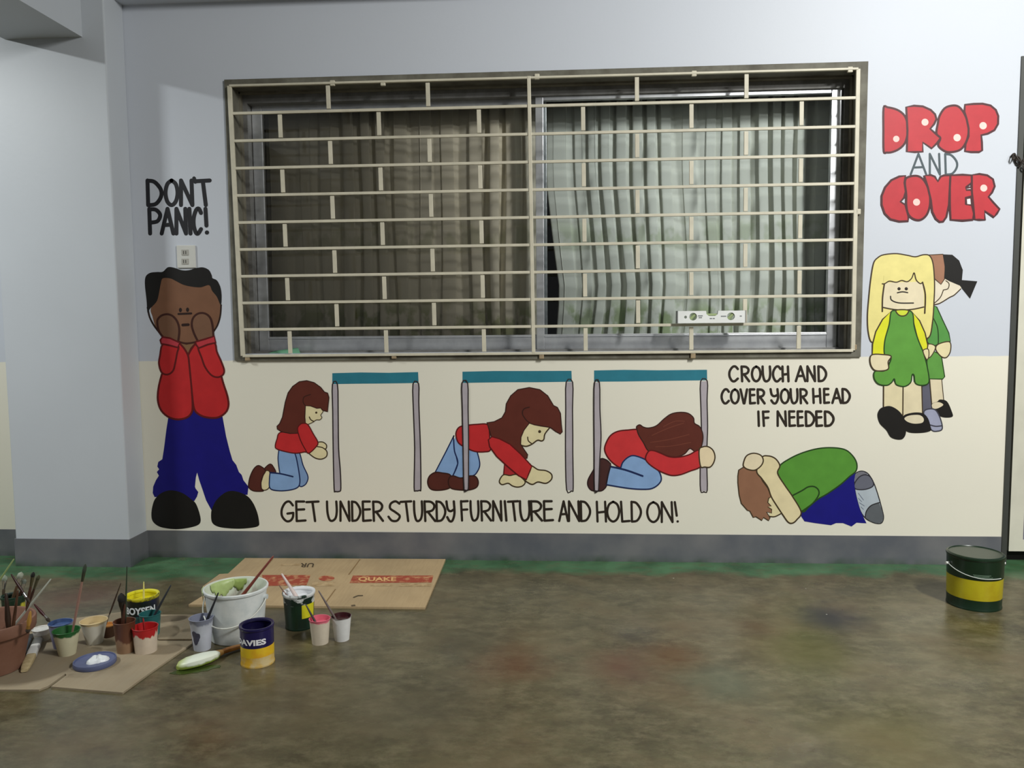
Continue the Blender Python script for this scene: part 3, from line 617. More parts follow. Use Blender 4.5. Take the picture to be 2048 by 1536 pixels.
# --- pair at the right
FG = (1710, 480, .27356)
m = Mural('painted_boy', 'painted boy in green with a black cap behind the blonde painted girl', 'wall painting', FG, (620, 1390))
m.use('leg1').fill([(490, 1040), (545, 1040), (562, 1240), (500, 1275), (485, 1260)], (92, 92, 106), False, (48, 44, 48), 6)
m.use('leg2').fill([(545, 1005), (632, 1000), (650, 1190), (562, 1210)], (214, 202, 172), False, SLN, 6)
m.use('shoe1').fill([(600, 1182), (622, 1166), (672, 1180), (706, 1250), (712, 1292), (650, 1298), (600, 1275), (560, 1215), (565, 1195)], BLK).fill([(565, 1198), (610, 1185), (645, 1205), (600, 1232), (568, 1228)], (214, 202, 172))
m.use('shoe2').fill([(502, 1258), (540, 1235), (590, 1245), (625, 1310), (637, 1380), (600, 1398), (560, 1390), (520, 1330)], (152, 156, 178), True, (60, 60, 70), 8).line([(548, 1352), (590, 1362), (636, 1358)], (60, 60, 70), 8)
m.use('shorts').fill([(525, 790), (630, 840), (655, 1000), (640, 1017), (540, 1015), (525, 900)], (92, 148, 66), False, GLN, 7)
m.use('shirt').fill([(560, 470), (597, 490), (640, 585), (685, 680), (697, 740), (600, 765), (560, 785), (525, 740)], (84, 146, 70), False, GLN, 7)
m.line([(565, 560), (602, 640), (608, 750), (592, 790)], GLN, 7)
m.use('hand1').fill([(530, 765), (587, 780), (555, 850), (515, 860)], SKIN, True, SLN, 6)
m.use('hand2').fill([(608, 762), (690, 745), (697, 810), (670, 857), (630, 852), (590, 800)], SKIN, True, SLN, 7)
m.use('face').fill([(555, 290), (650, 275), (775, 330), (775, 362), (710, 410), (620, 465), (565, 478)], (222, 212, 190), False)
m.line([(772, 358), (725, 402), (690, 420), (620, 462), (572, 474)], SLN, 7).line([(663, 298), (686, 320), (678, 356), (644, 366)], SLN, 6).line([(645, 366), (622, 420), (576, 465)], SLN, 6)
m.use('hair').fill([(530, 110), (642, 104), (657, 180), (657, 280), (627, 325), (590, 292), (570, 272), (545, 180)], (156, 112, 88), False, SLN, 6)
m.use('cap').fill([(640, 105), (710, 108), (760, 150), (787, 220), (780, 296), (768, 335), (690, 302), (650, 280), (655, 200)], BLK, False).fill([(770, 292), (893, 302), (840, 428), (766, 335)], BLK, False)
m.build()
YEL, BLND = (216, 216, 44), (226, 214, 138)
m = Mural('painted_girl', 'painted girl with long blonde hair and green dress right of the window', 'wall painting', FG, (300, 1450), 26)
m.use('hair').fill([(165, 130), (210, 108), (300, 100), (380, 112), (440, 123), (500, 108), (545, 117), (570, 180), (580, 320), (576, 450), (565, 600), (535, 715), (430, 700), (200, 700), (125, 748), (97, 680), (90, 560), (100, 420), (115, 280), (135, 170)], BLND, True, SLN, 8)
m.use('leg1').fill([(208, 1040), (352, 1040), (350, 1290), (207, 1250)], (218, 206, 168), False).line([(208, 1060), (207, 1230)], SLN, 8)
m.use('leg2').fill([(352, 1040), (488, 1040), (490, 1290), (352, 1310)], (218, 206, 172), False).line([(350, 1060), (348, 1280)], SLN, 8).line([(486, 1060), (492, 1270)], SLN, 7)
m.use('shoe1').fill([(208, 1220), (260, 1215), (320, 1250), (360, 1310), (372, 1400), (352, 1450), (310, 1458), (260, 1440), (228, 1390), (180, 1340), (163, 1280), (178, 1238)], BLK)
m.use('shoe2').fill([(352, 1285), (420, 1262), (490, 1265), (530, 1300), (550, 1360), (550, 1395), (470, 1410), (380, 1400), (345, 1340)], BLK).fill([(360, 1302), (400, 1282), (470, 1280), (500, 1305), (490, 1335), (430, 1342), (380, 1327)], (214, 204, 176))
m.use('face').fill([(212, 312), (490, 305), (502, 400), (502, 490), (350, 512), (200, 497), (205, 400)], (222, 210, 178), False)
m.line([(200, 492), (270, 506), (350, 512), (430, 505), (500, 490)], SLN, 8)
m.dot(320, 357, 12, 12, DK).dot(373, 357, 12, 12, DK).line([(308, 386), (345, 379), (383, 385)], DK, 8).line([(258, 412), (266, 440), (320, 460), (425, 461)], DK, 8)
m.use('fringe').fill([(205, 322), (250, 302), (300, 310), (340, 296), (380, 306), (412, 282), (430, 240), (448, 295), (475, 320), (492, 310), (500, 240), (430, 205), (300, 220), (210, 260)], BLND, False)
m.line([(198, 320), (215, 320), (250, 301), (300, 309), (340, 296), (380, 305), (412, 280), (430, 240), (446, 292), (475, 319), (492, 308)], SLN, 7).line([(213, 320), (200, 420), (198, 522)], SLN, 9).line([(492, 310), (512, 400), (508, 535)], SLN, 9)
m.use('sleeve1').fill([(258, 525), (200, 580), (150, 670), (127, 760), (125, 838), (212, 840), (216, 740), (250, 620)], YEL, False, SLN, 8)
m.use('sleeve2').fill([(415, 525), (470, 590), (510, 680), (530, 770), (525, 800), (490, 812), (455, 720), (430, 620)], YEL, False, SLN, 8)
m.use('dress').fill([(262, 528), (300, 515), (385, 515), (420, 540), (430, 630), (460, 730), (500, 830), (530, 950), (537, 1040), (490, 1062), (440, 1047), (430, 990), (415, 985), (405, 1040), (360, 1070), (300, 1057), (285, 1015), (265, 1042), (230, 1062), (170, 1052), (138, 1010), (145, 960), (215, 955), (250, 900), (260, 855), (215, 840), (215, 740), (247, 620)], (92, 150, 60), True, GLN, 8)
m.use('collar').fill([(300, 513), (385, 513), (375, 545), (345, 556), (315, 546)], (200, 210, 60), True, SLN, 8)
m.use('hand1').fill([(120, 840), (210, 838), (262, 850), (240, 890), (242, 940), (200, 956), (140, 950), (110, 900)], (224, 212, 176), True, SLN, 8)
m.use('hand2').fill([(495, 810), (532, 798), (537, 850), (520, 872)], SKIN, True, SLN, 6)
m.build()

# --- lettering
FONT = {
 'A': [[(0, 1), (.5, 0)], [(.5, 0), (1, 1)], [(.2, .66), (.8, .64)]],
 'C': [[(1, .17), (.72, 0), (.38, .04), (.06, .33), (.04, .66), (.3, .95), (.62, 1), (1, .82)]],
 'D': [[(0, 0), (.05, 1)], [(0, .01), (.5, .06), (.95, .36), (.97, .66), (.6, .95), (.05, 1)]],
 'E': [[(0, 0), (.06, 1)], [(0, 0), (.85, 0)], [(.04, .42), (.86, .40)], [(.06, 1), (1, .97)]],
 'F': [[(0, 0), (.15, 1)], [(0, .02), (.95, 0)], [(.08, .45), (.9, .43)]],
 'G': [[(.95, .2), (.65, 0), (.3, .08), (.03, .4), (.05, .75), (.4, 1), (.75, .98), (.95, .8), (.98, .58)], [(.5, .62), (.98, .58)]],
 'H': [[(0, 0), (.08, 1)], [(.9, 0), (1, 1)], [(.05, .55), (.95, .5)]],
 'I': [[(0, 0), (.5, 1)]],
 'L': [[(0, 0), (.15, 1)], [(.15, 1), (1, .97)]],
 'N': [[(0, 1), (0, 0)], [(0, 0), (1, 1)], [(1, 1), (.92, 0)]],
 'O': [[(.5, 0), (.15, .15), (0, .5), (.15, .85), (.5, 1), (.85, .85), (1, .5), (.85, .15), (.5, 0)]],
 'P': [[(0, 0), (.08, 1)], [(0, .02), (.6, .04), (1, .25), (.75, .5), (.06, .56)]],
 'R': [[(0, 0), (.08, 1)], [(0, .01), (.6, .03), (.92, .22), (.72, .46), (.06, .55)], [(.3, .52), (1, 1)]],
 'S': [[(.95, .12), (.6, 0), (.2, .12), (.15, .36), (.6, .55), (.98, .75), (.75, .98), (.3, .98), (0, .78)]],
 'T': [[(0, .03), (1, 0)], [(.5, .02), (.72, 1)]],
 'U': [[(0, 0), (.05, .55), (.25, .93), (.55, 1), (.88, .85), (1, .5), (.95, 0)]],
 'V': [[(0, 0), (.5, 1)], [(1, 0), (.6, 1)]],
 'Y': [[(0, 0), (.15, .38), (.5, .5), (.95, .4)], [(.92, 0), (1, .6), (.75, .97), (.4, 1), (.1, .8)]],
 '!': [[(0, 0), (.6, .68)]],
}
def lettering(label, frame, words, lw, col):
    """words: list of (list of (letter, x0, x1), y0, y1)"""
    xs = [q[1] for wd, *_ in words for q in wd]; yb = max(wd[2] for wd in words)
    t = Mural('painted_lettering', label, 'lettering', frame, (sum(xs) / len(xs), yb))
    for k, (wd, y0, y1) in enumerate(words):
        t.use('word%d' % k)
        for ch, x0, x1 in wd:
            if ch == "'":
                t.line([(x0, y0 - 18), (x1, y0 + 12)], col, lw * .9); continue
            for st in FONT[ch]:
                t.line([(x0 + (x1 - x0) * a, y0 + (y1 - y0) * b) for a, b in st], col, lw)
            if ch == '!': t.dot(x0 + (x1 - x0) * .9, y1 - lw * .3, lw * .62, lw * .62, col)
        t.k = 0
    return t.build()
INK = (44, 36, 28)
L = lambda s, *x: [(s[k], x[2 * k], x[2 * k + 1]) for k in range(len(s))]
lettering("black painted words DON'T PANIC! above the outlet", (260, 330, .2539), [
    (L("DON'T", 138, 248, 280, 375, 402, 492, 505, 515, 520, 628), 122, 316), (L('PANIC!', 152, 238, 250, 342, 366, 442, 468, 486, 500, 560, 595, 608), 345, 540)], 27, (36, 36, 40))
lettering('dark painted sentence GET UNDER STURDY FURNITURE AND HOLD ON! above the grey skirting', (550, 985, .2), [
    (L('GET', 65, 185, 212, 305, 315, 435), 90, 285), (L('UNDER', 520, 618, 655, 745, 770, 852, 878, 960, 982, 1080), 90, 283),
    (L('STURDY', 1135, 1250, 1255, 1362, 1390, 1472, 1495, 1602, 1615, 1702, 1715, 1795), 88, 285),
    (L('FURNITURE', 1860, 1930, 1955, 2035, 2062, 2160, 2182, 2265, 2298, 2330, 2330, 2430, 2450, 2545, 2560, 2670, 2690, 2780), 86, 280),
    (L('AND', 2842, 2930, 2940, 3042, 3058, 3150), 88, 285), (L('HOLD', 3218, 3310, 3322, 3442, 3460, 3545, 3565, 3658), 92, 290), (L('ON!', 3722, 3845, 3868, 3975, 3998, 4030), 96, 295)], 20, INK)
lettering('dark painted words CROUCH AND COVER YOUR HEAD IF NEEDED below the window', (1430, 720, .1416), [
    (L('CROUCH', 200, 322, 375, 482, 522, 642, 672, 780, 818, 925, 952, 1038), 92, 300), (L('AND', 1142, 1275, 1305, 1412, 1460, 1568), 90, 298),
    (L('COVER', 92, 195, 226, 336, 360, 452, 492, 565, 602, 700), 415, 612), (L('YOUR', 785, 890, 930, 1042, 1068, 1165, 1205, 1302), 412, 610), (L('HEAD', 1385, 1490, 1540, 1610, 1658, 1778, 1800, 1902), 408, 606),
    (L('IF', 612, 626, 678, 760), 728, 930), (L('NEEDED', 885, 1002, 1048, 1130, 1168, 1242, 1282, 1398, 1430, 1512, 1552, 1672), 726, 930)], 30, INK)
FB = (1740, 190, .1758)
t = Mural('painted_lettering', 'red bubble letters DROP AND COVER at the upper right of the wall', 'lettering', FB, (800, 1450))
RB, RO = (184, 50, 58), (74, 34, 38)
def bub(pts, smooth=False, holes=(), spot=None, kk=None, sub=4):
    bub.n += 1; t.use('bubble_letter%d' % bub.n); pp = curve(pts, True, sub) if smooth else pts
    t.fill(pp, RB, False).line(pp, RO, 21, True, False)
    for h in holes: t.fill(h, (222, 222, 222), False).line(h, RO, 18, True, False)
    if spot: t.dot(spot[0], spot[1], spot[2], spot[2], (238, 200, 192))
bub.n = 0
t.k = 2
bub([(155, 145), (200, 140), (300, 165), (370, 210), (410, 270), (428, 360), (425, 450), (395, 550), (330, 615), (250, 650), (190, 655), (155, 640), (152, 400)], True, (), (298, 500, 36))
bub([(412, 138), (500, 122), (600, 130), (690, 170), (740, 220), (755, 275), (730, 330), (685, 385), (740, 435), (800, 490), (760, 550), (700, 608), (600, 540), (600, 645), (510, 650), (418, 645), (425, 400)], False, (), (625, 310, 40))
bub([(940, 120), (1010, 135), (1070, 210), (1110, 310), (1120, 430), (1090, 540), (1030, 620), (930, 650), (850, 640), (775, 575), (800, 490), (755, 440), (770, 330), (790, 240), (850, 150)], True, (), (990, 486, 42))
bub([(1080, 112), (1180, 102), (1280, 100), (1370, 120), (1430, 170), (1458, 240), (1455, 330), (1415, 400), (1340, 440), (1265, 458), (1272, 540), (1275, 630), (1240, 650), (1150, 650), (1080, 640), (1085, 560), (1120, 470), (1120, 380), (1100, 280), (1072, 190)], False, (), (1285, 350, 42))
t.k = 30
bub([(400, 920), (330, 928), (240, 970), (170, 1050), (130, 1150), (130, 1250), (165, 1350), (230, 1415), (330, 1440), (430, 1435), (435, 1380), (400, 1250), (345, 1215), (385, 1170), (405, 1100), (390, 1000)], False, ())
bub([(520, 920), (590, 950), (640, 1020), (675, 1120), (680, 1240), (655, 1340), (610, 1400), (550, 1425), (480, 1405), (430, 1350), (410, 1250), (410, 1130), (395, 1000), (420, 940)], True, (), (527, 1220, 40))
bub([(615, 920), (690, 912), (735, 930), (770, 985), (800, 930), (840, 915), (910, 920), (905, 1050), (895, 1250), (865, 1390), (830, 1440), (790, 1445), (745, 1410), (705, 1330), (690, 1200), (655, 1050)], False, ())
bub([(915, 915), (1050, 908), (1150, 915), (1155, 1000), (1090, 1050), (1100, 1080), (1160, 1085), (1160, 1150), (1085, 1170), (1085, 1240), (1155, 1255), (1180, 1350), (1165, 1420), (1050, 1430), (915, 1420), (905, 1250), (905, 1050)], False, ([(1085, 1062), (1140, 1050), (1150, 1078), (1092, 1082)], [(1090, 1180), (1145, 1172), (1152, 1250), (1095, 1248)]))
bub([(1155, 912), (1240, 900), (1330, 915), (1395, 960), (1415, 1040), (1385, 1110), (1345, 1160), (1400, 1225), (1470, 1300), (1440, 1350), (1405, 1390), (1300, 1320), (1305, 1420), (1240, 1420), (1185, 1415), (1170, 1250), (1155, 1100)], False, (), (1290, 1060, 40))
t.k = 0; t.use('word')
for ch, x0, x1 in L('AND', 462, 640, 680, 795, 855, 990):
    for st in FONT[ch]: t.line([(x0 + (x1 - x0) * a, 670 + 235 * b) for a, b in st], (70, 82, 88), 21)
t.build()

# ------------------------------------------------------------------ cardboard on the floor
def sheet(name, label, poly, thick, m, z=0.0):
    P = [G(x, y, z + thick) for x, y in poly]; flat = [(p.x, p.y) for p in P]
    if area2(flat) < 0: P = P[::-1]; flat = flat[::-1]
    n = len(P); tri = fill_tris(flat)
    vs = [(p.x, p.y, z + thick) for p in P] + [(p.x, p.y, z) for p in P]
    fs = list(tri) + [tuple(k + n for k in reversed(t)) for t in tri] + [(k, k + n, (k + 1) % n + n, (k + 1) % n) for k in range(n)]
    c = sum(P, Vector()) / n
    o = mesh(name, vs, fs, m, None, None, False, loc=(c.x, c.y, z)); return tag(o, label, 'cardboard')
m_card = cardboard_material((190, 165, 126)); m_card2 = cardboard_material((160, 146, 121))
T1 = .008
cb = sheet('cardboard_sheet', 'flattened printed cardboard box on the floor against the wall', [(490, 1116), (891, 1118), (850, 1215), (377, 1209), (408, 1190), (420, 1180), (405, 1173), (439, 1148), (456, 1147)], T1, m_card)
def onsheet(px, py, dz): return G(px, py, T1 + dz)
def decal(name, quads, m, parent, dz=.0008):
    b = MB()
    for q in quads:
        vs = [onsheet(x, y, dz) for x, y in q]; f = tuple(range(len(vs)))
        fl = [(p.x, p.y) for p in vs]
        b.add(vs, [f if area2(fl) > 0 else f[::-1]])
    return b.build(name, m, parent)
def speckled(name, base, paint, scale, lo, hi):
    n = NB(name); p = n.pos(); return n.done(n.mix(n.rng(n.noise(p, scale, 4, .6), lo, hi), rgb(base), rgb(paint)), .75)
m_print = speckled('red_print', (158, 68, 46), (186, 134, 94), 34, .48, .62); m_pfaint = speckled('faint_print', (160, 134, 96), (188, 163, 124), 40, .4, .6)
decal('printed_band', [[(524, 1150), (621, 1150), (613, 1170), (531, 1172)]], m_print, cb)
decal('printed_band', [[(706, 1151), (867, 1151), (863, 1165), (699, 1166)]], m_print, cb)
decal('printed_logo', [[(653 + 16 * cos(k * pi / 10), 1156.5 + 5.5 * sin(k * pi / 10)) for k in range(20)]], m_print, cb)
for q in ([(625, 1164), (670, 1164), (668, 1172), (623, 1172)], [(800, 1167), (863, 1167), (860, 1173), (797, 1173)], [(563, 1128), (602, 1128), (600, 1131), (560, 1131)], [(742, 1169), (785, 1169), (784, 1172), (741, 1172)]): decal('printed_block', [q], m_pfaint, cb)
m_crease = mat((136, 108, 70), .85)
for q in ([(719, 1118.5), (721, 1118.5), (699, 1149), (696, 1149)], [(670, 1178), (672, 1178), (652, 1206), (649, 1206)], [(545, 1117), (547, 1117), (520, 1149), (517, 1149)]): decal('fold_crease', [q], m_crease, cb)
for q in ([(706, 1194), (716, 1190), (726, 1190), (726, 1192), (716, 1192.5), (707, 1196)], [(702, 1210), (710, 1209), (711, 1212), (703, 1212.5)]): decal('paint_mark', [q], mat((84, 70, 50), .6), cb)
def text_data(s, offset=0.0):
    cu = bpy.data.curves.new('txt', 'FONT'); cu.body = s; cu.offset = offset; cu.resolution_u = 3
    ob = bpy.data.objects.new('txt', cu); COL.objects.link(ob)
    me = ob.evaluated_get(bpy.context.evaluated_depsgraph_get()).to_mesh()
    bm = bmesh.new(); bm.from_mesh(me); bmesh.ops.triangulate(bm, faces=bm.faces[:]); bmesh.ops.subdivide_edges(bm, edges=bm.edges[:], cuts=2, use_grid_fill=True)
    vs = [v.co.copy() for v in bm.verts]; bm.verts.index_update(); fs = [tuple(v.index for v in f.verts) for f in bm.faces]; bm.free()
    bpy.data.objects.remove(ob); bpy.data.curves.remove(cu)
    x0, x1 = min(v.x for v in vs), max(v.x for v in vs); y0, y1 = min(v.y for v in vs), max(v.y for v in vs)
    return [((v.x - x0) / (x1 - x0), (v.y - y0) / (y1 - y0)) for v in vs], fs
def flat_text(s, quad, m, parent, offset=0.02):
    """quad: pixel corners bottom-left, bottom-right, top-right, top-left of the text on the sheet"""
    uv, fs = text_data(s, offset); q = [onsheet(x, y, .0016) for x, y in quad]
    vs = [(q[0] * (1 - u) + q[1] * u) * (1 - v) + (q[3] * (1 - u) + q[2] * u) * v for u, v in uv]
    return mesh('printed_word', vs, fs, m, parent)
flat_text('QUAKE', [(716, 1163.5), (792, 1163.5), (793, 1154), (717, 1154)], mat((222, 176, 116), .7), cb, .03)
flat_text('UR', [(629, 1126), (602, 1126), (599, 1134), (626, 1134)], mat((70, 56, 38), .7), cb, .01)

lc = sheet('cardboard_sheet', 'torn plain cardboard sheet under the paint cups at the left', [(-160, 1380), (78, 1379), (96, 1372), (131, 1347), (133, 1350), (102, 1373), (160, 1378), (245, 1385), (300, 1345), (384, 1287), (386, 1262), (388, 1229), (320, 1229), (240, 1224), (150, 1236), (20, 1262), (-200, 1290)], .006, m_card2)
# a raised folded flap along the back of that sheet
b = MB(); q = [G(316, 1243, .034), G(384, 1247, .034), G(384, 1278, .012), G(316, 1278, .012), G(318, 1229, .012), G(388, 1229, .012)]
zb = lambda p, dz: Vector((p.x, p.y, p.z - dz))
b.add([q[0], q[1], q[2], q[3]], [(0, 3, 2, 1)]); b.add([q[4], q[5], q[1], q[0]], [(0, 3, 2, 1)])
o = b.build('cardboard_strip', m_card2, None, False, (q[2].x, q[2].y, 0)); tag(o, 'bent cardboard strip standing up behind the red cup', 'cardboard'); s = o.modifiers.new('board', 'SOLIDIFY'); s.thickness = .004
CZ = .006

# ------------------------------------------------------------------ containers
class Pot: pass
def place(cxr, cyr, rxr, cxb, yb, rxb, z=0.0):
    p = G(cxb, yb, z); 
    for _ in range(3):
        d = (p - CAM).normalized(); p = G(cxb, yb - rxb * abs(d.z), z)
    c = Pot(); c.rb = rxb * mpp(p)
    t = W(cxr, cyr, p.y); c.h = t.z - z; c.rt = rxr * mpp(t); c.c = Vector(((p.x + t.x) / 2, p.y, z)); c.z = z
    return c
CUPM = (196, 190, 168)
def cup(label, spec, z, paint, outer=CUPM, streak=.8, amp=.5, level=.72, group='paint filled paper cups on the floor', name='paper_cup'):
    c = place(*spec, z); h, rb, rt = c.h, c.rb, c.rt
    t = thing(name, label, 'cup', c.c, group); c.o = t
    skin = streaked('cup_skin', outer, paint, h, h * streak, .03, amp)
    ins = streaked('cup_inside', outer, paint, h, h * .5, .03, .3)
    L_ = lambda f: rb + (rt - rb) * f
    th = .0016
    b = MB().lathe([(rb * .9, .006, 0), (rb * .92, 0, 0), (rb, 0, 0), (L_(.5), h * .5, 0), (L_(.95), h * .95, 0), (rt + .001, h - .003, 0), (rt + .0016, h - .001, 0), (rt, h, 0), (rt - th, h - .001, 1), (L_(.6) - th, h * .6, 1), (L_(.1) - th, h * .1, 1)], c.c, 36)
    b.build('cup_wall', [skin, ins], t, True)
    rl = L_(level) - th - .0006; m_p = mat(paint, .3, 0, .1, 40)
    MB().lathe([(rl * .98, h * level - .004, 0), (rl, h * level, 0), (rl * .6, h * level + .001, 0), (rl * .1, h * level + .0012, 0)], c.c, 30).build('paint', m_p, t, True)
    return c
m_steel = mat((190, 190, 188), .22, .9); m_brass = mat((170, 140, 80), .3, .8)
def brush(label, top, rim, c, yo, handle, r=.0042, head='down', ferr=None, bris=(60, 50, 40), hl=.03, end=None, group='thin paint brushes', zmin=None, flat=1.0):
    y = c.c.y + yo; P, R = W(top[0], top[1], y), W(rim[0], rim[1], y); d = (R - P).normalized()
    zt = c.z + (.012 if zmin is None else zmin); E = R; step = .004
    for _ in range(90):
        N = E + d * step; f = max(0, min(1, (N.z - c.z) / c.h)); rad = (c.rb + (c.rt - c.rb) * f) - .004 - r
        if N.z < zt or math.hypot(N.x - c.c.x, N.y - c.c.y) > rad: break
        E = N
    t = thing('paint_brush', label, 'paint brush', E, group)
    fm = mat(ferr, .3, .5) if ferr else m_steel; hm = mat(handle, .4); bm_ = mat(bris, .8, 0, .2, 80); Ln = (E - P).length
    if head == 'down':
        h0 = min(hl, Ln * .2); f0 = h0 + min(.025, Ln * .15)
        MB().tube([E, E - d * h0 * .5, E - d * h0], [r * .4, r * 1.3, r * 1.1], 8).build('bristles', bm_, t, True)
        MB().tube([E - d * h0, E - d * f0], [r * 1.2, r * .95], 10).build('ferrule', fm, t, True)
        MB().tube([E - d * f0, E - d * (f0 + (Ln - f0) * .3), E - d * (f0 + (Ln - f0) * .7), P + d * .004, P], [r * .9, r * 1.25, r * .85, r * .6, r * .3], 10).build('handle', hm, t, True)
    else:
        h0 = hl; f0 = h0 + .032
        MB().tube([P, P + d * h0 * .35, P + d * h0 * .8, P + d * h0], [r * .35, r * 1.5 * flat, r * 1.7 * flat, r * 1.4 * flat], 10).build('bristles', bm_, t, True)
        MB().tube([P + d * h0, P + d * (h0 + .012), P + d * f0], [r * 1.5 * flat, r * 1.4 * flat, r * 1.05], 12).build('ferrule', fm, t, True)
        MB().tube([P + d * f0, P + d * (f0 + (Ln - f0) * .3), P + d * (f0 + (Ln - f0) * .75), E], [r, r * 1.3, r * .9, r * .5], 10).build('handle', hm, t, True)
    return t

def can_text(s, c, ang0, ang1, z0, z1, m, parent, offset=.03, R=None):
    uv, fs = text_data(s, offset); vs = []
    for u, v in uv:
        an = radians(ang0 + (ang1 - ang0) * u); R_ = (R or c.rt) + .0012
        vs.append((c.c.x + R_ * sin(an), c.c.y - R_ * cos(an), z0 + (z1 - z0) * v))
    return mesh('label_lettering', vs, fs, m, parent)
def can(label, spec, z, bands, inner, paint, level, rimm, name='paint_can', lidded=False, group=None):
    """bands: list of (fraction of height where the band ends, material) from the bottom"""
    c = place(*spec, z); h, rb, rt = c.h, c.rb, c.rt; t = thing(name, label, 'paint can', c.c, group); c.o = t
    mats = [b_[1] for b_ in bands] + [rimm, inner]; nb = len(bands)
    prof = [(rb * .93, .004, 0), (rb * .95, 0, 0), (rb + .0012, .0, 0), (rb + .0018, .003, 0), (rb + .001, .007, 0), (rb, .009, 0)]
    RR = lambda f: rb + (rt - rb) * f
    for k, (fz, _m) in enumerate(bands):
        z0 = .009 if k == 0 else h * bands[k - 1][0]; z1 = min(h * fz, h - .012); prof.append((RR(fz) + .0001, z1, k))
    prof += [(rt, h - .011, nb), (rt + .002, h - .009, nb), (rt + .0028, h - .004, nb), (rt + .002, h, nb), (rt - .001, h, nb)]
    if not lidded:
        prof += [(rt - .007, h - .003, nb + 1), (rt - .008, h - .008, nb + 1), (rt - .003, h - .012, nb + 1), (rt - .003, h * level, nb + 1)]
    o = MB().lathe(prof, c.c, 56).build('can_body', mats, t, True)
    if not lidded:
        MB().lathe([(rt - .0036, h * level - .003, 0), (rt - .0036, h * level, 0), (rt * .5, h * level + .002, 0), (rt * .05, h * level + .0025, 0)], c.c, 40).build('paint', mat(paint, .25, 0, .08, 30), t, True)
    return c
def ears(c, m, zf=.80, r=.006):
    for s in (-1, 1): MB().tube([(c.c.x + s * (c.rt - .001), c.c.y, c.c.z + c.h * zf), (c.c.x + s * (c.rt + .013), c.c.y - .004, c.c.z + c.h * zf)], [r, r * .8], 12).build('handle_ear', m, c.o, True)

# big white bucket
c = place(472, 1172, 60, 475, 1290, 50, 0); BK = c
t = thing('paint_bucket', 'large white plastic bucket with paint splashed rim behind the navy can', 'bucket', c.c); c.o = t
m_bk = spotted('bucket_plastic', (222, 226, 224), (196, 204, 204), 18, .4, .7, .4); m_bin = streaked('bucket_inside', (178, 172, 160), (206, 214, 196), c.h, c.h * .72, .08, .9)
L_ = lambda f: c.rb + (c.rt - c.rb) * f
h = c.h
MB().lathe([(c.rb * .9, .004, 0), (c.rb * .93, 0, 0), (c.rb, .002, 0), (L_(.5), h * .5, 0), (L_(.80), h * .80, 0), (L_(.93), h * .93, 0), (c.rt + .004, h * .945, 0), (c.rt + .005, h * .985, 0), (c.rt + .003, h, 0), (c.rt - .001, h, 0), (c.rt - .003, h * .985, 1), (L_(.5) - .004, h * .5, 1), (L_(.34) - .004, h * .34, 1)], c.c, 64).build('bucket_wall', [m_bk, m_bin], t, True)
MB().lathe([(L_(.4) - .004, h * .38, 0), (L_(.42) - .0045, h * .42, 0), (.03, h * .425, 0), (.004, h * .425, 0)], c.c, 40).build('paint_water', spotted('murky_water', (104, 92, 82), (170, 164, 150), 30, .45, .6, .2), t, True)
b = MB(); pts = []
for k in range(25):
    an = pi * k / 24; pts.append((c.c.x - (c.rt + .004) * cos(an), c.c.y - (c.rt + .012) * sin(an), c.c.z + h * .80 - h * .40 * sin(an) ** 1.0))
b.tube(pts, .0024, 8); b.build('handle', mat((214, 216, 208), .35), t, True)
for s in (-1, 1): MB().tube([(c.c.x + s * (c.rt - .004), c.c.y, c.c.z + h * .80), (c.c.x + s * (c.rt + .007), c.c.y, c.c.z + h * .80)], .009, 12).build('handle_ear', m_bk, t, True)
def splash(ang0, ang1, ztop, zbot, col, inside, seed):
    rnd = random.Random(seed); vs = []; fs = []; n = 16
    for k in range(n + 1):
        an = radians(ang0 + (ang1 - ang0) * k / n); e = sin(pi * k / n); zb_ = ztop - (ztop - zbot) * (.3 + .7 * e) * rnd.uniform(.7, 1.1)
        for j in range(4):
            z = ztop + (zb_ - ztop) * j / 3; R_ = L_(z / h) + (-.0062 if inside else .0065); vs.append((c.c.x + R_ * sin(an), c.c.y - R_ * cos(an), c.c.z + z))
    for k in range(n):
        for j in range(3): a = k * 4 + j; q = (a, a + 1, a + 5, a + 4); fs.append(q if inside else q[::-1])
    o = mesh('paint_splash', vs, fs, mat(col, .4, 0, .12, 30), t, None, True); sm = o.modifiers.new('film', 'SOLIDIFY'); sm.thickness = .001
splash(205, 262, h * .985, h * .62, (176, 196, 128), True, 1); splash(180, 212, h * .97, h * .72, (146, 166, 92), True, 2); splash(-88, -52, h * 1.0, h * .78, (196, 210, 160), False, 3); splash(-78, -66, h * .99, h * .86, (176, 186, 70), False, 4)

# navy can
m_navy = mat((28, 22, 74), .3, 0, .05); m_yel = spotted('yellow_label', (222, 186, 36), (214, 150, 40), 14, .45, .65, .35); m_pale = spotted('pale_label', (206, 162, 44), (200, 180, 132), 16, .46, .62, .35)
DV = can('navy and yellow paint can with white lettering in front of the white bucket', (514, 1247, 32.5, 515, 1336, 32, ), 0, [(.26, m_pale), (.50, m_yel), (.90, m_navy)], mat((22, 18, 56), .3), (24, 18, 62), .62, m_navy)
can_text('DAVIES', DV, -64, 52, DV.c.z + DV.h * .585, DV.c.z + DV.h * .735, mat((232, 232, 236), .4), DV.o, .045)
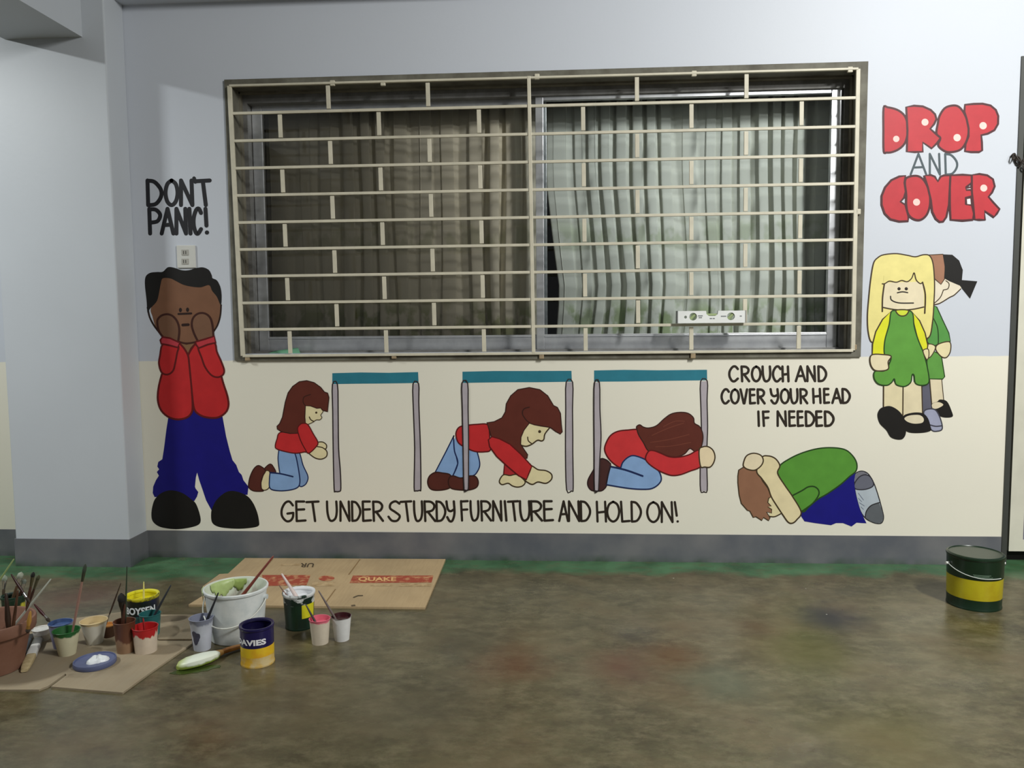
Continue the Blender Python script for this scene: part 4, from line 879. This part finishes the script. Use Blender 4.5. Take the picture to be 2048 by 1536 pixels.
# green can with white paint
m_gr = spotted('green_label', (22, 50, 34), (14, 36, 24), 12, .4, .7, .3); m_gsp = spotted('green_label_splashed', (18, 40, 30), (214, 218, 216), 26, .50, .56, .35)
GW = can('dark green paint can full of white paint with white drips', (598, 1182, 31, 599, 1262, 27), 0, [(.70, m_gr), (.90, m_gsp)], mat((222, 224, 226), .35), (232, 234, 236), .80, spotted('white_rim', (222, 226, 226), (40, 60, 50), 26, .52, .60, .4))
def patch(cn, a0, a1, f0, f1, m, name):
    vs = []; fs = []; n = 12
    for k in range(n + 1):
        an = radians(a0 + (a1 - a0) * k / n)
        for f in (f0, f1): R_ = cn.rb + (cn.rt - cn.rb) * f + .0008; vs.append((cn.c.x + R_ * sin(an), cn.c.y - R_ * cos(an), cn.c.z + cn.h * f))
    for k in range(n): a = 2 * k; fs.append((a, a + 2, a + 3, a + 1))
    return mesh(name, vs, fs, m, cn.o)
patch(GW, 28, 88, .34, .72, mat((214, 206, 40), .35), 'yellow_label')
# can with yellow paint
m_dk = spotted('dark_label', (26, 34, 26), (30, 36, 64), 10, .45, .6, .35)
BY = can('dark paint can with yellow paint and white lettering behind the cups', (283, 1188, 31, 288, 1262, 29), CZ, [(.45, mat((52, 104, 104), .4)), (.92, m_dk)], mat((216, 208, 40), .35), (218, 206, 36), .80, spotted('yellow_rim', (210, 200, 40), (24, 30, 20), 20, .5, .62, .4))
can_text('BOYSEN', BY, -36, 74, BY.c.z + BY.h * .52, BY.c.z + BY.h * .74, mat((222, 228, 230), .4), BY.o, .04)
# dark green can behind the pot
GP = can('dark green can with a yellow label behind the terracotta pot', (28, 1190, 21, 28, 1266, 18), CZ, [(.40, m_gr), (.80, spotted('green_yellow_label', (22, 40, 24), (190, 184, 60), 7, .5, .55, .4)), (.9, m_gr)], mat((22, 44, 34), .3), (40, 74, 58), .72, mat((26, 54, 42), .25))
# big lidded can at the right
m_lid = mat((52, 92, 66), .35, 0, .08); m_gcan = mat((17, 40, 24), .3, 0, .08); m_ycan = spotted('yellow_band', (178, 166, 28), (160, 138, 22), 8, .4, .7, .3)
RC = can('large lidded green and yellow paint can alone by the door', (1950, 1105, 51, 1948, 1222, 48.5), 0, [(.205, m_gcan), (.59, m_ycan), (.92, m_gcan)], m_gcan, (0, 0, 0), .9, m_gcan, lidded=True)
h = RC.h; r = RC.rt
MB().lathe([(r - .004, h - .006, 0), (r - .002, h + .001, 1), (r - .006, h + .003, 1), (r - .010, h - .004, 1), (r * .80, h - .005, 0), (r * .78, h - .002, 0), (r * .74, h - .002, 0), (r * .72, h - .005, 0), (r * .36, h - .005, 0), (r * .34, h - .003, 0), (r * .30, h - .003, 0), (r * .28, h - .005, 0), (r * .04, h - .005, 0)], RC.c, 56).build('lid', [m_lid, m_gcan], RC.o, True)
ears(RC, mat((222, 224, 220), .3), .80, .006)
b = MB(); pts = []
for k in range(17):
    an = radians(-88 + 118 * k / 16); sg = sin(pi * min(1, (k + .6) / 18.0)); pts.append((RC.c.x + (r + .004) * sin(an), RC.c.y - (r + .004) * cos(an), RC.c.z + h * .80 - h * .16 * sin(min(1, k / 12) * pi / 2)))
b.tube(pts, .0015, 8); b.build('handle', mat((200, 206, 200), .3), RC.o, True)
b = MB()
for k, f in enumerate((.655, .675, .695)): 
    cn = RC
    for a0, a1 in ((-30, 10), (-28, 2), (-30, 6))[k:k + 1]:
        n = 10
        for q in range(n):
            vs = []
            for an in (a0 + (a1 - a0) * q / n, a0 + (a1 - a0) * (q + 1) / n):
                for dz in (0, .0022): vs.append((RC.c.x + (r + .0006) * sin(radians(an)), RC.c.y - (r + .0006) * cos(radians(an)), RC.c.z + h * f + dz))
            b.add(vs, [(0, 2, 3, 1)])
b.build('small_print', mat((96, 120, 100), .5), RC.o)

# paper cups
CU = {}
CU['beige'] = cup('paper cup of beige paint between the green cup and the brown cup', (186, 1240, 25, 191, 1290, 15), CZ, (206, 186, 142), (212, 208, 194), .9, .3)
CU['amber'] = cup('small dark brown cup with orange rim beside the beige cup', (217, 1248, 13, 217, 1276, 11), CZ, (186, 128, 66), (66, 42, 26), .92, .15, .8)
CU['blue'] = cup('paper cup of blue paint behind the green cup', (121, 1244, 22, 124, 1298, 15), CZ, (66, 88, 132), (136, 136, 166), .96, .2, .86)
CU['green'] = cup('cream paper cup with green paint dripping at its rim', (132, 1259, 25, 135, 1313, 15.5), CZ, (36, 92, 42), (206, 200, 168), .84, .35)
CU['brown'] = cup('paper cup smeared with brown paint left of the red cup', (249, 1241, 20.5, 251, 1308, 16), CZ, (96, 58, 40), (150, 118, 90), .42, .7)
CU['teal'] = cup('teal paint cup behind the red cup', (301, 1226, 20, 301, 1280, 16), CZ, (34, 96, 96), (60, 112, 110), .7, .4)
CU['red'] = cup('cream paper cup with red paint running down its side', (291, 1252, 24, 291, 1309, 20.5), CZ, (176, 28, 30), (214, 198, 178), .74, .9)
CU['gray'] = cup('lavender grey paper cup with a dark smear left of the bucket', (402, 1234, 23, 405, 1303, 16), 0, (128, 132, 150), (196, 200, 212), .86, .4)
CU['pink'] = cup('paper cup of pink paint beside the green can', (638, 1236, 20.5, 642, 1291, 16), 0, (214, 104, 122), (214, 202, 182), .90, .2, .8)
CU['maroon'] = cup('white paper cup of dark maroon paint, rightmost of the cups', (681.5, 1231, 19.5, 685, 1284, 14.5), 0, (58, 16, 22), (222, 222, 220), .97, .12, .86)
CU['white'] = cup('small white paint cup behind the large flat brush', (84, 1256, 17, 84, 1284, 13), CZ, (216, 214, 208), (190, 184, 168), .6, .4, .93)
# dark smear on the grey cup
cn = CU['gray']; vs = []; rnd = random.Random(4)
for k in range(26):
    t_ = 2 * pi * k / 26; w_ = 1 + .22 * sin(3 * t_ + .6) + .1 * rnd.uniform(-1, 1); f = .46 + .21 * w_ * sin(t_); an = radians(-10 + 24 * w_ * cos(t_)); R_ = cn.rb + (cn.rt - cn.rb) * f + .0012
    vs.append((cn.c.x + R_ * sin(an), cn.c.y - R_ * cos(an), cn.c.z + cn.h * f))
vs.append((cn.c.x + (cn.rb + (cn.rt - cn.rb) * .46 + .0012) * sin(radians(-10)), cn.c.y - (cn.rb + (cn.rt - cn.rb) * .46 + .0012) * cos(radians(-10)), cn.c.z + cn.h * .46))
mesh('paint_smear', vs, [(k, (k + 1) % 26, 26) for k in range(26)], mat((70, 70, 88), .5), cn.o)

# terracotta pot at the left edge
c = place(-18, 1240, 80, -14, 1356, 52, CZ); PT = c
t = thing('flower_pot', 'terracotta flower pot of brushes cut by the left edge', 'flower pot', c.c); c.o = t
L_ = lambda f: c.rb + (c.rt - c.rb) * f; h = c.h
m_ter = spotted('terracotta', (116, 78, 60), (128, 92, 74), 14, .35, .7, .7)
MB().lathe([(c.rb * .9, .004), (c.rb * .94, 0), (c.rb, .002), (L_(.72) - .006, h * .76), (c.rt - .004, h * .77), (c.rt - .002, h * .8), (c.rt, h * .97), (c.rt - .002, h), (c.rt - .009, h), (c.rt - .012, h * .97), (L_(.5) - .01, h * .5), (c.rb * .8, h * .06)], c.c, 56).build('pot_wall', m_ter, t, True)

# ------------------------------------------------------------------ brushes standing in the pots
brush('pale green handled brush, leftmost and tallest in the terracotta pot', (28, 1118), (5, 1152), PT, .0, (150, 168, 110), .0036)
brush('silver ferruled brush with grey bristles in the green can', (43, 1144), (28, 1190), GP, .0, (90, 70, 50), .0042, 'up', None, (150, 156, 140), .022, flat=1.5)
brush('short silver ferruled brush beside the grey bristled one', (50, 1158), (40, 1190), GP, .012, (64, 44, 34), .0038, 'up', None, (120, 128, 118), .016, flat=1.3)
brush('silver ferruled brush at the left frame edge in the green can', (10, 1150), (6, 1196), GP, .006, (80, 70, 56), .0042, 'up', None, (140, 152, 134), .02, flat=1.3)
brush('black tipped brush leaning right out of the terracotta pot', (67, 1144), (52, 1222), PT, -.03, (74, 46, 34), .0036, 'up', (90, 84, 60), (22, 22, 16), .016)
brush('dark handled brush with olive bristles in the terracotta pot', (78, 1150), (54, 1218), PT, -.01, (60, 36, 28), .0034, 'up', (96, 92, 70), (64, 66, 40), .016)
brush('white tipped brush leaning far right out of the terracotta pot', (102, 1158), (56, 1216), PT, .01, (188, 192, 180), .0036, 'down')
brush('dark maroon brush crossing the front of the green can', (22, 1148), (60, 1206), PT, -.05, (58, 30, 26), .0038, 'down')
brush('ochre handled brush standing at the front rim of the terracotta pot', (61, 1222), (55, 1266), PT, -.055, (176, 132, 60), .0055, 'down', (160, 120, 60))
brush('thick dark brown brush leaning left inside the terracotta pot', (12, 1186), (16, 1240), PT, -.04, (48, 32, 22), .007, 'down')
brush('brown brush upright in the middle of the terracotta pot', (36, 1180), (28, 1240), PT, -.02, (84, 56, 38), .005, 'down')
brush('dark maroon brush leaning left out of the blue cup', (68, 1208), (100, 1244), CU['blue'], .0, (70, 32, 34), .0045)
brush('long pinkish brush with dark tip standing in the green cup', (171, 1128), (148, 1248), CU['green'], .012, (150, 116, 104), .0038, 'up', (70, 74, 60), (52, 62, 48), .030)
brush('thin dark stick leaning out of the small brown cup', (242, 1166), (214, 1242), CU['amber'], .0, (60, 46, 38), .0026)
brush('thin dark green brush standing behind the yellow paint', (254, 1132), (252, 1200), CU['brown'], .006, (46, 60, 44), .0028)
brush('black brush with tall bristles standing in the brown cup', (242, 1186), (247, 1238), CU['brown'], -.004, (40, 26, 20), .0058, 'up', (50, 44, 38), (20, 18, 14), .03, flat=1.3)
brush('brown handled brush in the front of the brown cup', (250, 1208), (246, 1244), CU['brown'], -.012, (72, 42, 30), .005)
brush('pale yellow stick standing in the yellow paint can', (287.5, 1163), (287.5, 1196), BY, .0, (222, 214, 130), .0034)
brush('slate coloured brush leaning right out of the teal cup', (342, 1170), (310, 1228), CU['teal'], .0, (52, 56, 62), .0040)
brush('short red brush standing in the red cup', (286, 1236), (289, 1256), CU['red'], .0, (150, 30, 30), .004)
brush('black brush leaning right out of the grey cup', (437, 1185), (414, 1240), CU['gray'], .0, (40, 42, 48), .0042)
brush('long red brown stick leaning out of the white bucket', (547, 1112), (492, 1182), BK, .0, (128, 62, 52), .0055, 'down', (140, 80, 70))
brush('pinkish white stick leaning left out of the white paint can', (563, 1147), (588, 1186), GW, .0, (214, 196, 190), .0062)
brush('thin brown brush at the left of the white paint can', (558, 1170), (571, 1188), GW, -.01, (110, 74, 60), .003)
brush('dark brush leaning left out of the pink cup', (611, 1208), (630, 1243), CU['pink'], .0, (64, 62, 58), .0036)
brush('grey brown brush leaning left out of the maroon cup', (637, 1181), (670, 1236), CU['maroon'], .0, (104, 92, 88), .0038)

# ------------------------------------------------------------------ brushes lying on the floor, lid of white paint
def slab(pts_px, z0, z1, wdt, parent, name, m, rnd=.4):
    """flat tapering bar along a floor line: list of (px, py, half width m, half thickness m)"""
    b = MB(); P = [G(x, y, z0) for x, y, *_ in pts_px]; n = 14; vs = []; fs = []
    for k, p in enumerate(P):
        tt = (P[min(k + 1, len(P) - 1)] - P[max(k - 1, 0)]).normalized(); s = Vector((-tt.y, tt.x, 0)); hw, ht, zc = pts_px[k][2], pts_px[k][3], pts_px[k][4]
        for q in range(n):
            an = 2 * pi * q / n; cx, sx = cos(an), sin(an); ex = .6
            vs.append(Vector((p.x, p.y, zc)) + s * hw * math.copysign(abs(cx) ** ex, cx) + Vector((0, 0, ht * math.copysign(abs(sx) ** ex, sx))))
    for k in range(len(P) - 1):
        for q in range(n): fs.append((k * n + q, k * n + (q + 1) % n, (k + 1) * n + (q + 1) % n, (k + 1) * n + q))
    fs.append(tuple(range(n - 1, -1, -1))); fs.append(tuple((len(P) - 1) * n + q for q in range(n)))
    b.add(vs, fs); return b.build(name, m, parent, True)
p = G(60, 1340, CZ)
t = thing('flat_paint_brush', 'wide flat brush with pale bristles lying in front of the pot', 'paint brush', (p.x, p.y, CZ))
z = CZ + .0115
slab([(49, 1349, .010, .004, CZ + .006), (52, 1343, .0135, .007, CZ + .009), (57, 1334, .0150, .009, z), (63, 1322, .0150, .009, z)], 0, 0, 0, t, 'bristles', spotted('bristles_tan', (186, 168, 128), (160, 140, 100), 60, .4, .7, .8))
slab([(63, 1322, .0155, .0095, z), (67, 1312, .0155, .0095, z), (72, 1302, .0150, .009, z)], 0, 0, 0, t, 'paint_band', mat((208, 206, 200), .5))
slab([(72, 1302, .0155, .0095, z), (78, 1288, .0150, .009, z), (82, 1279, .013, .008, z)], 0, 0, 0, t, 'ferrule', mat((150, 150, 148), .3, .7))
p = G(52, 1298, CZ)
t = thing('flat_paint_brush', 'dark handled brush lying between the pot and the wide flat brush', 'paint brush', (p.x, p.y, CZ))
slab([(47, 1314, .009, .006, CZ + .007), (52, 1300, .012, .007, CZ + .008), (57, 1288, .011, .007, CZ + .008)], 0, 0, 0, t, 'handle', mat((34, 40, 46), .35))
slab([(57, 1288, .012, .007, CZ + .008), (61, 1279, .013, .007, CZ + .008)], 0, 0, 0, t, 'ferrule', mat((52, 50, 46), .4, .5))
# loaded brush in front of the grey cup
p = G(392, 1334, 0)
t = thing('flat_paint_brush', 'large brush loaded with white and lime paint left of the navy can', 'paint brush', (p.x, p.y, 0))
n = NB('loaded_bristles'); oz = n.xyz(n.pos())[2]
k_ = n.math('ADD', oz, n.math('MULTIPLY', n.math('SUBTRACT', n.noise(n.pos(), 45, 4), .5), .012))
xx = n.xyz(n.pos())[0]; qx = G(360, 1338, 0).x
tipm = n.rng(xx, qx + .035, qx, 0, .8)
col = n.mix(n.rng(k_, .010, .017), rgb((120, 140, 50)), rgb((228, 234, 218))); col = n.mix(tipm, col, rgb((176, 192, 90)))
m_load = n.done(col, .4)
slab([(355, 1341, .008, .006, .008), (360, 1339, .020, .011, .012), (375, 1336, .027, .015, .016), (395, 1331, .029, .016, .017), (415, 1324, .027, .015, .016), (428, 1318, .022, .012, .014), (434, 1315, .016, .010, .013)], 0, 0, 0, t, 'bristles', m_load)
slab([(433, 1315.5, .0150, .010, .013), (444, 1311, .0110, .008, .012)], 0, 0, 0, t, 'ferrule', mat((196, 150, 84), .4, .3))
slab([(444, 1311, .0095, .007, .012), (456, 1306.5, .0105, .0075, .012), (470, 1302, .0110, .0075, .0115), (480, 1298.5, .009, .007, .010), (492, 1294.5, .007, .006, .009)], 0, 0, 0, t, 'handle', spotted('varnished_wood', (176, 120, 56), (138, 84, 34), 30, .4, .65, .3))
q = G(390, 1340, 0); b = MB(); vs = []
rnd = random.Random(5)
for k in range(28):
    an = 2 * pi * k / 28; rr = 1 + .12 * rnd.uniform(-1, 1); vs.append((q.x + .070 * cos(an) * rr, q.y + .026 * sin(an) * rr + .026 * cos(an), .0012))
lo = [(x, y, 0) for x, y, _ in vs]
b.add(vs + lo, [tuple(range(28))] + [(k, k + 28, (k + 1) % 28 + 28, (k + 1) % 28) for k in range(28)])
tag(b.build('paint_puddle', mat((56, 70, 28), .2), None, False, (q.x, q.y, 0)), 'lime green paint puddle under the loaded brush', 'paint spill')

c = Pot(); p = G(190, 1328, CZ); c.c = Vector((p.x, p.y, CZ)); R_ = 39.5 * mpp(p)
t = thing('palette_dish', 'round slate blue lid with a dollop of white paint on the cardboard', 'lid', c.c)
MB().lathe([(R_ * .92, .001), (R_ * .97, 0), (R_, .003), (R_, .012), (R_ * .985, .016), (R_ * .95, .016), (R_ * .93, .012), (R_ * .6, .0105), (R_ * .05, .0105)], c.c, 48).build('dish', mat((90, 98, 134), .4, 0, .1, 12), t, True)
rnd = random.Random(11); vs = []; fs = []; n = 26; rings = [(1, 0.0), (.93, .006), (.7, .011), (.4, .014), (.12, .015)]
wob = [1 + .22 * sin(3 * 2 * pi * k / n + 1) * .6 + .10 * rnd.uniform(-1, 1) for k in range(n)]
for rr, zz in rings:
    for k in range(n):
        an = 2 * pi * k / n; vs.append((c.c.x + .008 + .027 * 1.15 * rr * wob[k] * cos(an), c.c.y + .002 + .030 * rr * wob[k] * sin(an), CZ + .0108 + zz * (1 + .25 * sin(5 * an))))
for j in range(len(rings) - 1):
    for k in range(n): fs.append((j * n + k, j * n + (k + 1) % n, (j + 1) * n + (k + 1) % n, (j + 1) * n + k))
fs.append(tuple((len(rings) - 1) * n + k for k in range(n)))
mesh('paint_dollop', vs, fs, mat((234, 238, 240), .35), t, None, True)
